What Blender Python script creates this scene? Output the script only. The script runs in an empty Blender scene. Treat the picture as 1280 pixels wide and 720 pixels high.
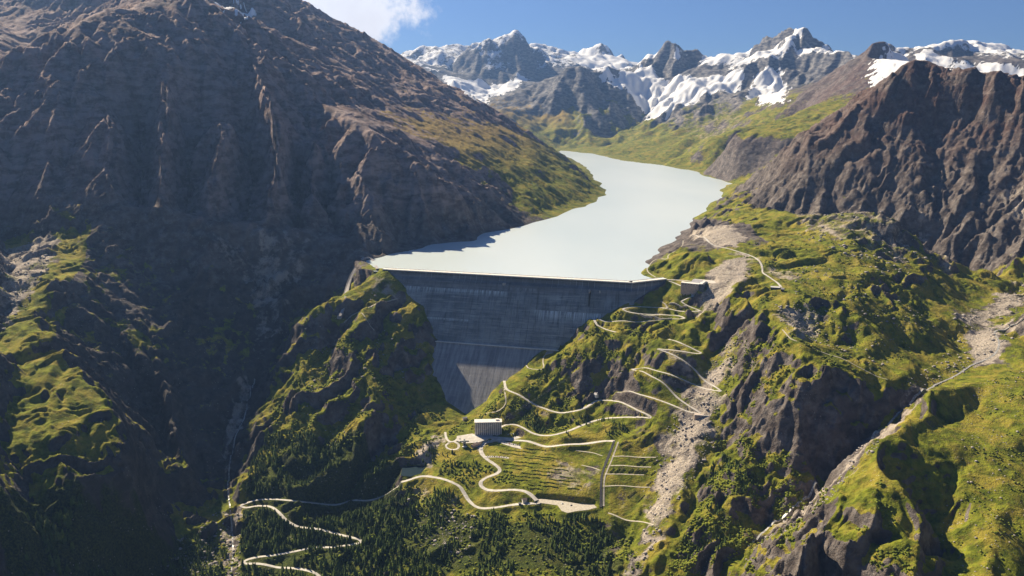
import bpy, bmesh, math, random, time
import numpy as np
from mathutils import Vector, geometry

T0 = time.time()
SC = bpy.context.scene
COL = SC.collection
random.seed(7)

# ------------------------------------------------------------------ camera, sky, sun, exposure
THETA = math.radians(13.3)          # camera looks 13.3 degrees below the horizon
CAM_Z = 450.0                       # metres above the lake
FOC = 1000.0                        # focal length in pixels of a 1280 wide picture
cam_d = bpy.data.cameras.new('camera')
cam = bpy.data.objects.new('camera', cam_d)
COL.objects.link(cam)
cam.location = (0, 0, CAM_Z)
cam.rotation_euler = (math.radians(90) - THETA, 0, 0)
cam_d.sensor_width = 36
cam_d.lens = 36 * FOC / 1280
cam_d.clip_start = 5
cam_d.clip_end = 80000
SC.camera = cam

SUN_AZ = math.radians(-40)          # measured from +Y, negative is to the left
SUN_EL = math.radians(36)
world = bpy.data.worlds.new('World')
SC.world = world
world.use_nodes = True
nt = world.node_tree
bg = nt.nodes['Background']
sky = nt.nodes.new('ShaderNodeTexSky')
sky.sky_type = 'NISHITA'
sky.sun_disc = False
sky.sun_elevation = SUN_EL
sky.sun_rotation = SUN_AZ % (2 * math.pi)
sky.altitude = 2400
sky.air_density = 0.9
sky.dust_density = 1.6
sky.ozone_density = 5.0
tintn = nt.nodes.new('ShaderNodeMix'); tintn.data_type = 'RGBA'; tintn.blend_type = 'MULTIPLY'; tintn.inputs[0].default_value = 1.0
nt.links.new(sky.outputs[0], tintn.inputs[6]); tintn.inputs[7].default_value = (0.54, 0.63, 0.79, 1)
# one bank of cumulus low over the left ridge, drawn on the sky itself
tc = nt.nodes.new('ShaderNodeTexCoord')
def wn(t, **k):
    n = nt.nodes.new(t)
    for a, b in k.items(): setattr(n, a, b)
    return n
def wmath(op, a, b=None, clamp=False):
    n = wn('ShaderNodeMath', operation=op, use_clamp=clamp)
    for i, q in enumerate((a, b)):
        if q is None: continue
        if isinstance(q, (int, float)): n.inputs[i].default_value = q
        else: nt.links.new(q, n.inputs[i])
    return n.outputs[0]
cdir = Vector((-0.235, 1.0, 0.135)).normalized()
sxyz = wn('ShaderNodeSeparateXYZ'); nt.links.new(tc.outputs['Generated'], sxyz.inputs[0])
ratio = wmath('DIVIDE', sxyz.outputs[0], wmath('MAXIMUM', sxyz.outputs[1], 0.05))
elev = wmath('DIVIDE', sxyz.outputs[2], wmath('MAXIMUM', sxyz.outputs[1], 0.05))
dx_ = wmath('DIVIDE', wmath('SUBTRACT', ratio, -0.215), 0.105); dz_ = wmath('DIVIDE', wmath('SUBTRACT', elev, 0.125), 0.085)
rr_ = wmath('POWER', wmath('ADD', wmath('MULTIPLY', dx_, dx_), wmath('MULTIPLY', dz_, dz_)), 0.5)
cn = wn('ShaderNodeTexNoise'); cn.inputs['Scale'].default_value = 16.0; cn.inputs['Detail'].default_value = 8.0; cn.inputs['Roughness'].default_value = 0.62
nt.links.new(tc.outputs['Generated'], cn.inputs['Vector'])
cf = wmath('SUBTRACT', wmath('ADD', 1.0, wmath('MULTIPLY', wmath('SUBTRACT', cn.outputs[0], 0.5), 1.9)), rr_)
mr = wn('ShaderNodeMapRange', interpolation_type='SMOOTHSTEP'); nt.links.new(cf, mr.inputs[0]); mr.inputs[1].default_value = -0.02; mr.inputs[2].default_value = 0.30
front = wn('ShaderNodeMath', operation='GREATER_THAN'); nt.links.new(sxyz.outputs[1], front.inputs[0]); front.inputs[1].default_value = 0.2
cfac = wmath('MULTIPLY', mr.outputs[0], front.outputs[0])
cn2 = wn('ShaderNodeTexNoise'); cn2.inputs['Scale'].default_value = 30.0; cn2.inputs['Detail'].default_value = 5.0; nt.links.new(tc.outputs['Generated'], cn2.inputs['Vector'])
ccol = wn('ShaderNodeMix', data_type='RGBA'); nt.links.new(cn2.outputs[0], ccol.inputs[0]); ccol.inputs[6].default_value = (9.5, 8.6, 8.4, 1); ccol.inputs[7].default_value = (12.5, 12.2, 12.0, 1)
cmix = wn('ShaderNodeMix', data_type='RGBA'); nt.links.new(cfac, cmix.inputs[0]); nt.links.new(tintn.outputs[2], cmix.inputs[6]); nt.links.new(ccol.outputs[2], cmix.inputs[7])
nt.links.new(cmix.outputs[2], bg.inputs['Color'])
bg.inputs['Strength'].default_value = 0.05

sun_l = bpy.data.lights.new('sun', 'SUN')
sun_l.energy = 5.0
sun_l.angle = math.radians(0.5)
sun_l.color = (1.0, 0.85, 0.62)
sun = bpy.data.objects.new('sun', sun_l)
COL.objects.link(sun)
sd = Vector((math.sin(SUN_AZ) * math.cos(SUN_EL), math.cos(SUN_AZ) * math.cos(SUN_EL), math.sin(SUN_EL)))
sun.rotation_euler = sd.to_track_quat('Z', 'Y').to_euler()

SC.view_settings.view_transform = 'Standard'
SC.view_settings.look = 'None'
SC.view_settings.exposure = 1.15
SC.view_settings.gamma = 1.0
SC.cycles.max_bounces = 4
SC.cycles.diffuse_bounces = 1
SC.cycles.volume_bounces = 0

# ------------------------------------------------------------------ small helpers
def ray(u, v):
    cx = (u - 640.0) / FOC; cy = (360.0 - v) / FOC
    return (cx, math.cos(THETA) + cy * math.sin(THETA), -math.sin(THETA) + cy * math.cos(THETA))
def at_y(u, v, Y):
    d = ray(u, v); t = Y / d[1]
    return (d[0] * t, Y, CAM_Z + d[2] * t)
def at_z(u, v, z):
    d = ray(u, v); t = (z - CAM_Z) / d[2]
    return (d[0] * t, d[1] * t, z)

# the dam's downstream face: a plane leaning back from the crest
CREST = 6.0
DA = np.array(at_z(484, 337, CREST)); DB = np.array(at_z(790, 353.5, CREST)); DC = np.array(at_z(831, 349, CREST))
ddir = (DB - DA)[:2]; ddir /= np.linalg.norm(ddir)
dn = np.array((ddir[1], -ddir[0]))           # points downstream
BATTER = 0.70
def on_face(u, v, out=0.0):
    d = np.array(ray(u, v)); o = np.array((0, 0, CAM_Z))
    # dn.(P-A) = BATTER*(CREST - z) + out
    a = dn @ d[:2] + BATTER * d[2]
    b = BATTER * (CREST - o[2]) + out + dn @ DA[:2] - dn @ o[:2]
    t = b / a
    return tuple(o + d * t)

# ------------------------------------------------------------------ noise
M32 = np.uint32(0xffffffff)
def ihash(ix, iy, s):
    h = (ix.astype(np.int64) * 374761393 + iy.astype(np.int64) * 668265263 + s * 1442695041) & 0xffffffff
    h = ((h ^ (h >> 13)) * 1274126177) & 0xffffffff
    h = (h ^ (h >> 16)) & 0xffffffff
    h = (h * 2246822519) & 0xffffffff
    return (h ^ (h >> 15)) & 0xffffffff
def perlin(x, y, s=0):
    xi = np.floor(x); yi = np.floor(y); fx = (x - xi).astype(np.float32); fy = (y - yi).astype(np.float32)
    ux = fx * fx * fx * (fx * (fx * 6 - 15) + 10); uy = fy * fy * fy * (fy * (fy * 6 - 15) + 10)
    def g(a, b):
        ang = ihash(xi + a, yi + b, s).astype(np.float32) * np.float32(2 * math.pi / 4294967296.0)
        return np.cos(ang) * (fx - a) + np.sin(ang) * (fy - b)
    n0 = g(0, 0); n1 = g(1, 0); n2 = g(0, 1); n3 = g(1, 1)
    a = n0 + ux * (n1 - n0); b = n2 + ux * (n3 - n2)
    return (a + uy * (b - a)) * np.float32(1.5)
def fbm(x, y, size, octv=4, s=0, gain=0.5):
    r = 0; a = 1.0; f = 1.0 / size; t = 0
    for o in range(octv):
        r = r + a * perlin(x * f + 17.3 * o, y * f - 9.1 * o, s + o * 31); t += a
        a *= gain; f *= 2.03
    return r / t
def ridged(x, y, size, octv=4, s=0, gain=0.5):
    r = 0; a = 1.0; f = 1.0 / size; t = 0; w = 1.0
    for o in range(octv):
        n = 1.0 - np.abs(perlin(x * f + 5.7 * o, y * f + 3.3 * o, s + o * 57)) * 1.6
        n = np.clip(n, 0, 1) ** 2
        r = r + a * n * w; t += a; w = np.clip(n * 1.4, 0.15, 1)
        a *= gain; f *= 2.07
    return r / t
def sstep(a, b, x):
    t = np.clip((x - a) / (b - a), 0, 1)
    return t * t * (3 - 2 * t)
# ------------------------------------------------------------------ survey lines of the land: (u, v, Y) sightings turned into ground points
LINES = []
def L(*pts): LINES.append([at_y(*p) for p in pts])
def Z(*pts): LINES.append([at_z(*p) for p in pts])
def W(*pts): LINES.append([tuple(map(float, p)) for p in pts])
W0 = 0.5
# --- lake shore
Z((486,320,W0),(548,304,W0),(608,290,W0),(640,284,W0),(664,277,W0),(687,266,W0),(732,257,W0),(759,243,W0),(750,232,W0),(738,216,W0),(712,200,W0),(692,188,W0),(706,184,W0),(716,187,W0),(740,193,W0),(780,201,W0),(830,207,W0),(880,216,W0),(921,229,W0))
Z((921,229,W0),(922,234,W0),(905,246,W0),(880,268,W0),(850,294,W0),(812,330,W0),(803,342,W0))
Z((486,320,W0),(462,325,0.8),(470,332,2),(478,336,4))
# lake bed
W((-60,2400,-60),(300,2900,-60),(560,3500,-60),(900,4400,-60),(850,5200,-50),(620,6400,-40))
W((-250,2260,-90),(0,2200,-140),(250,2110,-90))
# --- dam footprint: contact of ground and face
cl = [on_face(u, v, 1.0) for u, v in ((484,338),(500,352),(525,378),(541,402),(549,430),(552,460),(565,482),(590,506))]
cr = [on_face(u, v, 1.0) for u, v in ((596,505),(622,482),(650,458),(684,433),(712,414),(740,397),(762,388),(785,378),(800,370))]
LINES.append(cl); LINES.append(cr)
d2_ = (DC - DB)[:2] / np.linalg.norm((DC - DB)[:2]); n2_ = np.array((d2_[1], -d2_[0]))
sec = []
for f_, zg in ((0.22, -22.0), (0.5, -13.0), (0.78, -5.0), (0.97, 2.0)):
    q_ = DB[:2] + (DC - DB)[:2] * f_ + n2_ * (BATTER * (CREST - zg) + 1.0); sec.append((q_[0], q_[1], zg))
LINES.append([cr[-1]] + sec + [(DC[0] + 10, DC[1] + 2, 5.0), (DC[0] + 12, DC[1] + 40, 6.0), at_z(803, 342, W0)])
W((DB[0] + 14, DB[1] + 5, -90), (DB[0] + 60, DB[1] + 26, -60))
LINES.append([tuple(DA + np.array((-6, 14, -1))), at_z(478, 336, 5)])
W((-250,2140,-90),(-100,2100,-200),(0,2070,-265),(120,2040,-220),(250,2010,-120))
W((-120,1960,-240),(-40,1900,-280),(30,1930,-240))
# gorge foot below the dam
L((594,506,1830),(570,532,1700),(545,560,1600),(515,590,1520),(480,625,1490),(400,665,1480))
# --- spur left of the dam (lit knoll)
L((474,338,2100),(466,350,2065),(455,370,1995),(450,392,1935),(456,420,1865),(464,450,1800),(470,488,1725),(458,530,1640),(432,570,1570),(405,600,1530))
L((478,352,2055),(500,372,2025),(522,398,1975),(536,430,1920),(534,470,1845),(524,505,1770),(508,530,1700),(480,560,1620),(455,600,1560))
L((450,392,1935),(425,392,1955),(403,385,1955),(388,389,1950),(380,405,1928),(379,432,1896),(352,482,1790),(335,508,1735),(332,550,1655),(312,605,1545))
# right foot of spur cliff
L((548,480,1835),(552,500,1800),(542,522,1730),(525,552,1640),(502,585,1560))
# left-centre valley: ravine
L((445,322,2240),(425,345,2200),(405,380,2130),(375,410,2060),(345,440,1960),(320,480,1860),(297,520,1775),(285,560,1695),(286,600,1610),(290,640,1500),(292,680,1400),(285,720,1310),(275,780,1200))
L((330,282,2262),(325,340,2200),(322,400,2050),(320,480,1860))
L((260,275,2205),(250,340,2080),(262,410,1960),(275,480,1830),(297,520,1775))
L((203,265,2180),(190,340,2060),(205,420,1850),(228,500,1740),(242,570,1620),(255,640,1500),(262,700,1370))
# rocky step in the left slope
L((150,400,1830),(190,455,1730),(215,520,1620),(225,590,1520))
L((222,352,2060),(240,372,1990))
# --- cliff foot and pinnacle row: buttresses (nearer) and the gullies between them (set back)
L((460,328,2200),(445,310,2290),(402,290,2340),(362,284,2385),(330,280,2270),(298,275,2370),(262,272,2215),(228,266,2320),(203,262,2190),(175,258,2290),(150,253,2185),(112,258,2165))
L((430,196,2660),(410,184,2780),(390,182,2640),(368,168,2780),(350,148,2600),(315,162,2770),(275,150,2500),(245,168,2680),(205,156,2420),(172,170,2620),(145,146,2400),(118,142,2430),(80,180,2360),(40,190,2320),(0,200,2300))
L((430,196,2660),(434,250,2480),(445,310,2290))
L((410,184,2780),(412,240,2660),(420,297,2370))
L((390,182,2640),(390,240,2470),(402,290,2340))
L((368,168,2780),(366,230,2640),(362,284,2385))
L((350,148,2600),(342,215,2420),(330,280,2270))
L((315,162,2770),(310,222,2620),(298,275,2370))
L((275,150,2500),(270,212,2330),(262,272,2215))
L((245,168,2680),(238,220,2530),(228,266,2320))
L((205,156,2420),(207,212,2270),(203,262,2190))
L((172,170,2620),(176,216,2480),(175,258,2290))
L((145,146,2400),(140,200,2270),(112,258,2165))
L((470,190,2680),(474,245,2540),(482,302,2380))
L((498,200,2690),(502,252,2620),(508,306,2480))
L((522,215,2680),(528,258,2590),(536,300,2520))
L((550,236,2690),(556,264,2660),(566,296,2600))
L((576,245,2710),(582,268,2680),(590,290,2630))
# --- upper break line (lit above, shaded cliff below)
L((640,284,2835),(622,270,2810),(600,254,2760),(560,226,2700),(520,198,2715),(486,170,2700),(450,152,2820),(400,128,3010),(365,90,3060),(330,60,3150),(285,22,3150),(240,-8,3150))
L((687,266,3165),(660,245,3260),(635,222,3350),(600,190,3480),(560,165,3600),(500,130,3750),(440,85,3900))
L((732,257,3500),(710,235,3620),(680,212,3750),(640,185,3900),(590,150,4050))
# --- skyline of the left mountain
L((759,243,3985),(740,226,4080),(715,207,4200),(690,190,4300),(660,172,4420),(640,158,4550),(600,125,4750),(560,102,4950),(525,80,5100),(500,61,5200),(465,38,5200),(440,24,5200),(415,22,5150),(390,12,5100),(360,0,5000),(330,-15,4900),(300,-50,4700),(240,-90,4400),(150,-120,4100))
# behind the skyline
W((580,4500,-40),(500,5100,0),(200,5700,100),(-100,6100,200),(-600,6300,300),(-1700,6600,500))
# --- shaded crest on the far left
L((240,-8,3150),(200,-2,3090),(160,8,3000),(120,16,2880),(90,26,2790),(55,48,2710),(25,62,2690),(0,76,2670),(-40,100,2660),(-90,120,2650))
L((285,22,3150),(300,60,2960),(330,110,2700),(350,148,2600))
L((90,26,2790),(110,80,2600),(118,142,2430))
L((200,-2,3090),(213,60,2780),(215,110,2530),(205,156,2420))
# mountain behind, top left corner
L((40,60,3600),(90,30,3900),(130,8,4000),(190,-30,4050))
L((-60,-20,4600),(0,-40,4700),(60,-70,4900),(120,-110,5000))
# --- left spur near the camera
L((112,258,2165),(102,268,2150),(97,290,2120),(80,320,2000),(62,350,1850),(45,385,1720),(28,405,1640),(18,420,1600))
L((97,290,2120),(112,330,1980),(85,345,1870),(50,385,1715))
L((45,392,1700),(75,430,1570),(105,465,1480),(135,495,1420),(155,520,1380),(163,545,1345),(150,580,1290),(110,610,1230))
L((18,420,1600),(30,470,1460),(20,520,1340),(0,560,1250))
L((0,300,2150),(10,340,1900),(0,390,1700),(-20,430,1550))
L((112,330,1985),(130,370,1880),(150,400,1830))
L((160,440,1790),(178,475,1740),(196,520,1700),(206,560,1620),(202,600,1490),(170,640,1290),(90,690,1140),(30,730,1050))
L((240,650,1440),(215,680,1360),(190,720,1270),(150,780,1120))
# off-frame left
W((-2300,2700,760),(-1700,2300,420),(-1450,2000,250),(-1250,1700,170),(-1050,1400,90),(-900,1100,20))
W((-2600,2000,800),(-2200,1500,700),(-1800,1000,400),(-1500,600,300))
W((-4500,3500,1300),(-4500,1000,1200),(-2600,500,700))
# --- hotel hill, terraces, hillside below the right end of the dam
L((594,506,1830),(612,500,1775),(628,478,1790),(660,456,1840),(690,438,1880),(728,409,1868),(762,396,1868),(800,384,1885),(826,370,1925),(838,356,1970))
L((586,535,1680),(575,556,1600),(560,575,1560),(540,590,1530),(505,600,1510))
L((596,543,1655),(610,548,1645),(636,546,1640),(668,552,1590),(705,548,1560))
L((560,551,1620),(570,560,1595),(600,562,1590))
L((640,488,1735),(680,508,1690),(712,515,1665),(745,500,1690),(800,519,1600),(818,522,1575))
L((620,540,1655),(650,543,1640),(690,546,1605),(740,532,1610),(800,522,1590))
L((600,570,1560),(640,575,1540),(700,570,1540),(760,556,1530),(775,552,1530))
L((600,600,1480),(640,612,1440),(680,618,1420),(735,622,1405),(752,625,1400),(765,600,1440),(772,575,1490),(775,552,1530))
L((505,600,1510),(548,598,1500),(575,612,1460),(598,635,1405),(640,634,1398),(690,630,1400),(735,640,1378),(752,632,1392))
# cliff foot under the road
L((500,640,1420),(550,660,1370),(600,676,1325),(650,686,1300),(700,690,1290),(750,685,1300),(780,680,1315))
L((460,690,1330),(520,710,1270),(600,725,1220),(680,735,1200),(760,735,1210))
L((380,640,1450),(420,650,1430),(460,648,1430),(500,640,1420))
L((310,640,1480),(350,655,1430),(400,675,1380),(440,690,1340))
L((310,700,1350),(350,715,1310),(420,735,1260))
# right end switchbacks
L((745,402,1885),(770,408,1850),(810,403,1850),(850,398,1850),(872,393,1850))
L((762,385,1930),(800,386,1895),(840,388,1870),(872,388,1870))
L((826,372,1930),(850,368,1900),(876,360,1890),(890,352,1905))
L((790,355,1990),(850,340,2010),(885,335,2010),(905,345,1930))
# dark cliff below the switchbacks
L((735,410,1840),(760,416,1810),(800,418,1790),(850,412,1790),(880,405,1790))
L((712,440,1790),(735,470,1730),(755,488,1700),(772,498,1680),(786,468,1690),(815,436,1730),(845,430,1740),(880,443,1700))
L((668,462,1800),(700,478,1750),(735,500,1695))
L((786,462,1680),(792,480,1650),(782,498,1645),(800,505,1620))
L((815,434,1722),(850,445,1680),(885,460,1640),(902,490,1570),(880,516,1550))
L((772,492,1650),(810,495,1620),(840,505,1590),(878,517,1548))
# pale scree gully
L((925,405,1700),(915,440,1640),(905,470,1600),(890,500,1560),(885,530,1500),(870,570,1430),(845,610,1370),(820,650,1310),(795,700,1245),(785,740,1190))
L((818,522,1575),(830,550,1520),(825,580,1460),(815,610,1410),(800,645,1350),(780,660,1335))
L((893,520,1535),(893,560,1460),(875,600,1390),(850,640,1325),(825,690,1250),(815,740,1180))
# --- shoulder above the right end of the dam
L((812,331,2110),(830,320,2150),(850,318,2130),(870,296,2260),(900,285,2300),(930,280,2330),(960,290,2290))
L((850,345,2010),(870,318,2060),(900,318,2080),(920,300,2180))
L((900,310,2150),(925,315,2090),(945,325,2020),(960,345,1900),(975,362,1800),(1000,370,1760))
L((880,268,3100),(910,262,2950),(935,256,2850),(958,258,2780),(972,262,2710))
L((890,352,1905),(915,365,1830),(940,372,1800),(975,366,1795))
L((870,390,1860),(900,390,1800),(930,382,1770),(965,384,1720),(985,400,1640),(975,425,1570),(1000,432,1530),(1040,455,1480),(1075,472,1450),(1105,488,1440))
L((935,400,1690),(940,430,1620),(955,450,1570),(960,480,1500),(945,520,1450),(930,560,1400),(915,600,1350),(905,650,1280),(890,700,1210))
# hill of rubble and grass on the right
L((972,262,2640),(1005,267,2430),(1050,266,2330),(1090,268,2270),(1120,284,2220),(1150,308,2140),(1175,338,2060),(1203,372,1970),(1228,384,1930))
W((900,2640,60),(1010,2560,40),(1120,2470,20),(1230,2380,0),(1310,2290,-30),(1330,2180,-45),(1340,2080,-55))
L((985,290,2300),(1030,308,2100),(1070,312,2060),(1105,335,1960),(1145,372,1860),(1178,402,1790),(1195,425,1750))
L((1000,330,1990),(1040,345,1870),(1080,362,1800),(1115,388,1740),(1150,412,1700),(1175,440,1655))
L((1000,350,1860),(1035,378,1740),(1062,394,1680),(1098,410,1660),(1130,430,1640))
L((1020,420,1640),(1060,430,1620),(1100,450,1560),(1140,470,1500))
# river flat and gorge on the right
L((1310,388,1860),(1280,400,1840),(1250,410,1800),(1215,420,1760),(1212,440,1690),(1225,455,1620),(1195,470,1560),(1160,487,1490),(1125,520,1430),(1090,550,1400),(1055,582,1360),(1015,620,1310),(980,650,1275),(940,690,1225),(915,720,1185),(890,770,1110))
L((1228,384,1930),(1245,362,2020),(1265,348,2090),(1300,340,2130))
L((1000,480,1440),(1040,492,1420),(1080,505,1420),(1110,515,1420))
L((985,500,1420),(1000,540,1400),(1030,580,1370))
L((960,560,1395),(985,590,1340),(1000,615,1315))
L((940,620,1320),(955,650,1285))
# bluffs and meadow bottom right
L((1230,478,1490),(1205,480,1460),(1175,480,1440),(1160,520,1330),(1120,530,1300),(1100,545,1260),(1075,580,1210),(1050,615,1150),(1030,650,1110),(1010,690,1050),(980,730,990))
L((1230,478,1490),(1226,500,1430),(1200,525,1370),(1160,535,1310))
L((1120,548,1258),(1150,558,1252),(1185,562,1258),(1198,590,1225),(1192,640,1170),(1165,655,1150))
L((1100,580,1180),(1130,610,1120),(1150,650,1070),(1160,690,1030),(1140,730,970))
L((1165,655,1150),(1172,690,1090),(1150,720,1050))
L((1225,520,1385),(1228,560,1272),(1218,610,1185),(1210,650,1122),(1190,700,1050),(1175,740,985))
L((1300,460,1560),(1280,500,1400),(1270,560,1270),(1260,620,1160),(1250,680,1060),(1240,740,970))
L((1250,430,1680),(1270,440,1640),(1310,430,1700))
L((1340,480,1560),(1340,560,1290),(1340,660,1110),(1340,760,970))
# --- right mountain
L((921,229,4200),(935,222,3950),(950,208,3700),(975,188,3300),(1003,164,2980),(1035,152,2900),(1060,142,2850),(1090,133,2820),(1118,128,2800))
L((1118,128,2800),(1125,105,2830),(1135,85,2850),(1150,70,2870),(1165,68,2860),(1180,70,2820),(1200,80,2770),(1225,96,2710),(1250,100,2660),(1280,106,2630),(1330,120,2600),(1420,150,2600))
L((1003,164,2980),(993,180,2930),(985,200,2880),(975,225,2820),(966,250,2760))
L((1118,128,2800),(1140,150,2740),(1170,160,2700),(1200,150,2690),(1240,150,2620))
L((1040,190,2760),(1060,230,2660))
LINES[-1].append((1090,2490,25))
L((1120,200,2640),(1130,240,2530))
LINES[-1].append((1215,2390,2))
L((1200,200,2570),(1215,250,2430),(1220,290,2320))
LINES[-1].append((1305,2240,-36))
L((1280,200,2480),(1290,260,2330),(1275,300,2240),(1250,345,2110))
L((1165,68,2860),(1185,110,2760),(1200,150,2690))
L((950,208,3700),(952,232,3300),(948,250,2990))
W((1560,2200,200),(1900,2600,500),(2500,2900,700))
W((1200,1700,60),(1500,1600,150),(2200,1800,500))
W((1000,1250,0),(1400,1000,100),(2200,1000,400))
# behind the right mountain
W((1250,4700,250),(1600,4400,250),(2200,4200,300),(3000,4000,500))
W((1260,3720,40),(1480,3480,140),(1800,3380,240),(2200,3300,300))
# --- far right valley side (green) and brown ridge
L((1040,120,5200),(1062,92,5400),(1078,68,5600),(1095,42,5800),(1110,62,5900),(1130,75,6000),(1160,100,6000))
L((1062,92,5400),(1040,98,5800),(1000,115,6000),(960,150,5800),(920,160,5600))
L((716,187,7450),(760,182,7700),(800,160,7900),(850,140,8000),(905,120,8000),(950,105,8200))
L((830,207,6100),(860,180,6500),(900,150,7000),(940,125,7300))
L((880,216,5300),(930,190,5500),(980,165,5500),(1040,120,5200))
L((1200,110,6200),(1280,120,6000))
# --- snow peak on the right
L((820,120,8600),(850,95,8800),(880,92,8900),(905,85,8950),(935,68,9000),(965,58,9000),(985,46,9000),(1003,34,9000),(1013,23,9000),(1025,39,9000),(1040,57,8950),(1060,70,8900),(1080,80,8800))
L((1013,23,9000),(1003,52,8700),(985,80,8500),(975,110,8200),(960,128,7800))
L((905,85,8950),(920,110,8500),(880,130,8300))
# snow behind the right mountain
L((1085,75,7800),(1100,60,7700),(1118,53,7600),(1135,60,7600),(1160,56,7500),(1175,58,7400),(1190,68,7400),(1215,72,7200),(1245,78,7000),(1285,80,6900),(1340,85,6800))
L((1150,80,7000),(1220,92,6800),(1280,110,6500))
# --- blue-black middle peaks
L((778,92,9700),(792,84,9700),(805,88,9800),(822,70,9800),(845,48,9800),(868,63,9800),(880,73,9800),(900,75,9900))
L((845,48,9800),(840,95,9300),(830,120,9000),(800,150,8600),(770,165,8200))
L((640,118,9400),(665,108,9300),(690,98,9200),(722,80,9100),(745,85,9200),(760,82,9400),(780,90,9650))
L((722,80,9100),(735,120,8700),(760,150,8300),(730,170,7900))
L((600,130,8800),(625,140,8300),(650,150,8100),(690,165,7900),(710,178,7700))
L((690,98,9200),(680,130,8700),(650,150,8100))
# --- pale far peak and its neighbours
L((500,66,12500),(520,58,12600),(545,56,12700),(565,62,12700),(578,66,12600))
L((560,85,11800),(575,70,12000),(590,58,12000),(600,52,12000),(613,48,12000),(625,48,12000),(637,42,12000),(645,34,12000),(655,45,12000),(664,60,12000),(680,75,11800),(700,92,11500),(712,103,11200))
L((645,34,12000),(640,75,11600),(625,100,11200),(610,112,10800))
L((590,58,12000),(600,90,11400),(605,110,10900))
L((655,54,13500),(675,50,13600),(690,55,13600),(705,66,13500),(720,68,13500),(735,64,13500),(745,48,13500),(752,52,13500),(765,66,13500),(778,76,13300),(800,80,13000))
L((560,95,10800),(575,115,10200),(600,125,9900),(640,122,9800),(660,115,9900))
L((700,105,10500),(740,95,10500),(770,95,10500))
# far edges
W((-9000,16000,300),(-3000,16000,600),(0,16000,700),(3000,16000,700),(6000,16000,500),(14000,16000,400))
W((-6000,8000,600),(-4000,11000,700)); W((14000,9000,900),(9000,6000,900),(5000,4200,800))
W((-9000,6000,900),(-9000,12000,700)); W((4500,8000,1000),(6500,10000,900))
W((-3000,300,500),(-1000,300,-100),(-300,700,-420),(300,700,-420),(700,600,-250),(1500,400,100),(3500,300,600))
W((-100,1000,-430),(200,950,-430),(-350,1000,-400),(600,900,-380),(450,1000,-420))
W((-9000,300,1000),(-9000,3000,1300)); W((9000,300,800),(14000,3000,900))

def seg_cross(a, b, c, d):
    r = (b[0]-a[0], b[1]-a[1]); s = (d[0]-c[0], d[1]-c[1]); den = r[0]*s[1]-r[1]*s[0]
    if abs(den) < 1e-9: return None
    q = (c[0]-a[0], c[1]-a[1]); t = (q[0]*s[1]-q[1]*s[0])/den; w = (q[0]*r[1]-q[1]*r[0])/den
    if 1e-4 < t < 1-1e-4 and 1e-4 < w < 1-1e-4: return t, w
    return None
def build_tin(report=False):
    V = []; Zs = []; E = []; own = []
    for li, ln in enumerate(LINES):
        k0 = len(V)
        for i, p in enumerate(ln):
            V.append((p[0], p[1])); Zs.append(p[2])
            if i: E.append((k0+i-1, k0+i)); own.append(li)
    if report:
        for i in range(len(E)):
            for j in range(i+1, len(E)):
                c = seg_cross(V[E[i][0]], V[E[i][1]], V[E[j][0]], V[E[j][1]])
                if c:
                    za = Zs[E[i][0]]*(1-c[0])+Zs[E[i][1]]*c[0]; zb = Zs[E[j][0]]*(1-c[1])+Zs[E[j][1]]*c[1]
                    if abs(za-zb) > 15:
                        P = V[E[i][0]]; print('CROSS lines', own[i], own[j], 'at', [round(q) for q in P], 'z', round(za), round(zb))
    r = geometry.delaunay_2d_cdt([Vector(v) for v in V], E, [], 0, 0.5)
    vv, ee, ff, ov, oe = r[0], r[1], r[2], r[3], r[4]
    z = np.zeros(len(vv))
    for i, src in enumerate(ov):
        if src: z[i] = np.mean([Zs[s] for s in src])
        else:
            p = vv[i]; zs = []
            for a, b in E:
                A = V[a]; B = V[b]; dx = B[0]-A[0]; dy = B[1]-A[1]; l2 = dx*dx+dy*dy
                t = ((p[0]-A[0])*dx+(p[1]-A[1])*dy)/l2
                if 0 <= t <= 1:
                    d = math.hypot(p[0]-A[0]-t*dx, p[1]-A[1]-t*dy)
                    if d < 0.5: zs.append(Zs[a]*(1-t)+Zs[b]*t)
            z[i] = np.mean(zs) if zs else 0
    return np.array([tuple(v) for v in vv]), z, [tuple(f) for f in ff]
# ------------------------------------------------------------------ terrain grid: fine near the camera, coarser with distance
def col_table():
    a = []
    c = -1.9
    while c < 1.9:
        a.append(c)
        e = abs(c) - 0.72
        c += 0.00168 if e < 0 else min(0.05, 0.0035 + e * 0.05)
    return np.array(a)
def row_table():
    a = [420.0]
    while a[-1] < 15500:
        y = a[-1]
        if y < 860: st = y * 0.012
        elif y < 2700: st = y * 0.0018
        elif y < 4800: st = y * 0.0023
        elif y < 7200: st = y * 0.0040
        elif y < 10000: st = y * 0.0026
        else: st = y * 0.0030
        a.append(y + st)
    return np.array(a)
CT = col_table(); RT = row_table()
NC, NR = len(CT), len(RT)
GX = (RT[:, None] * CT[None, :]).astype(np.float64); GY = np.repeat(RT[:, None], NC, 1).astype(np.float64)
def gidx(x, y):
    y = np.asarray(y, float); x = np.asarray(x, float)
    k = np.interp(y, RT, np.arange(NR)); j = np.interp(x / y, CT, np.arange(NC))
    return k, j
def gsample(G, x, y):
    k, j = gidx(x, y)
    k0 = np.clip(np.floor(k).astype(int), 0, NR - 2); j0 = np.clip(np.floor(j).astype(int), 0, NC - 2)
    a = k - k0; b = j - j0
    return (G[k0, j0] * (1-a)*(1-b) + G[k0+1, j0]*a*(1-b) + G[k0, j0+1]*(1-a)*b + G[k0+1, j0+1]*a*b)

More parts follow.
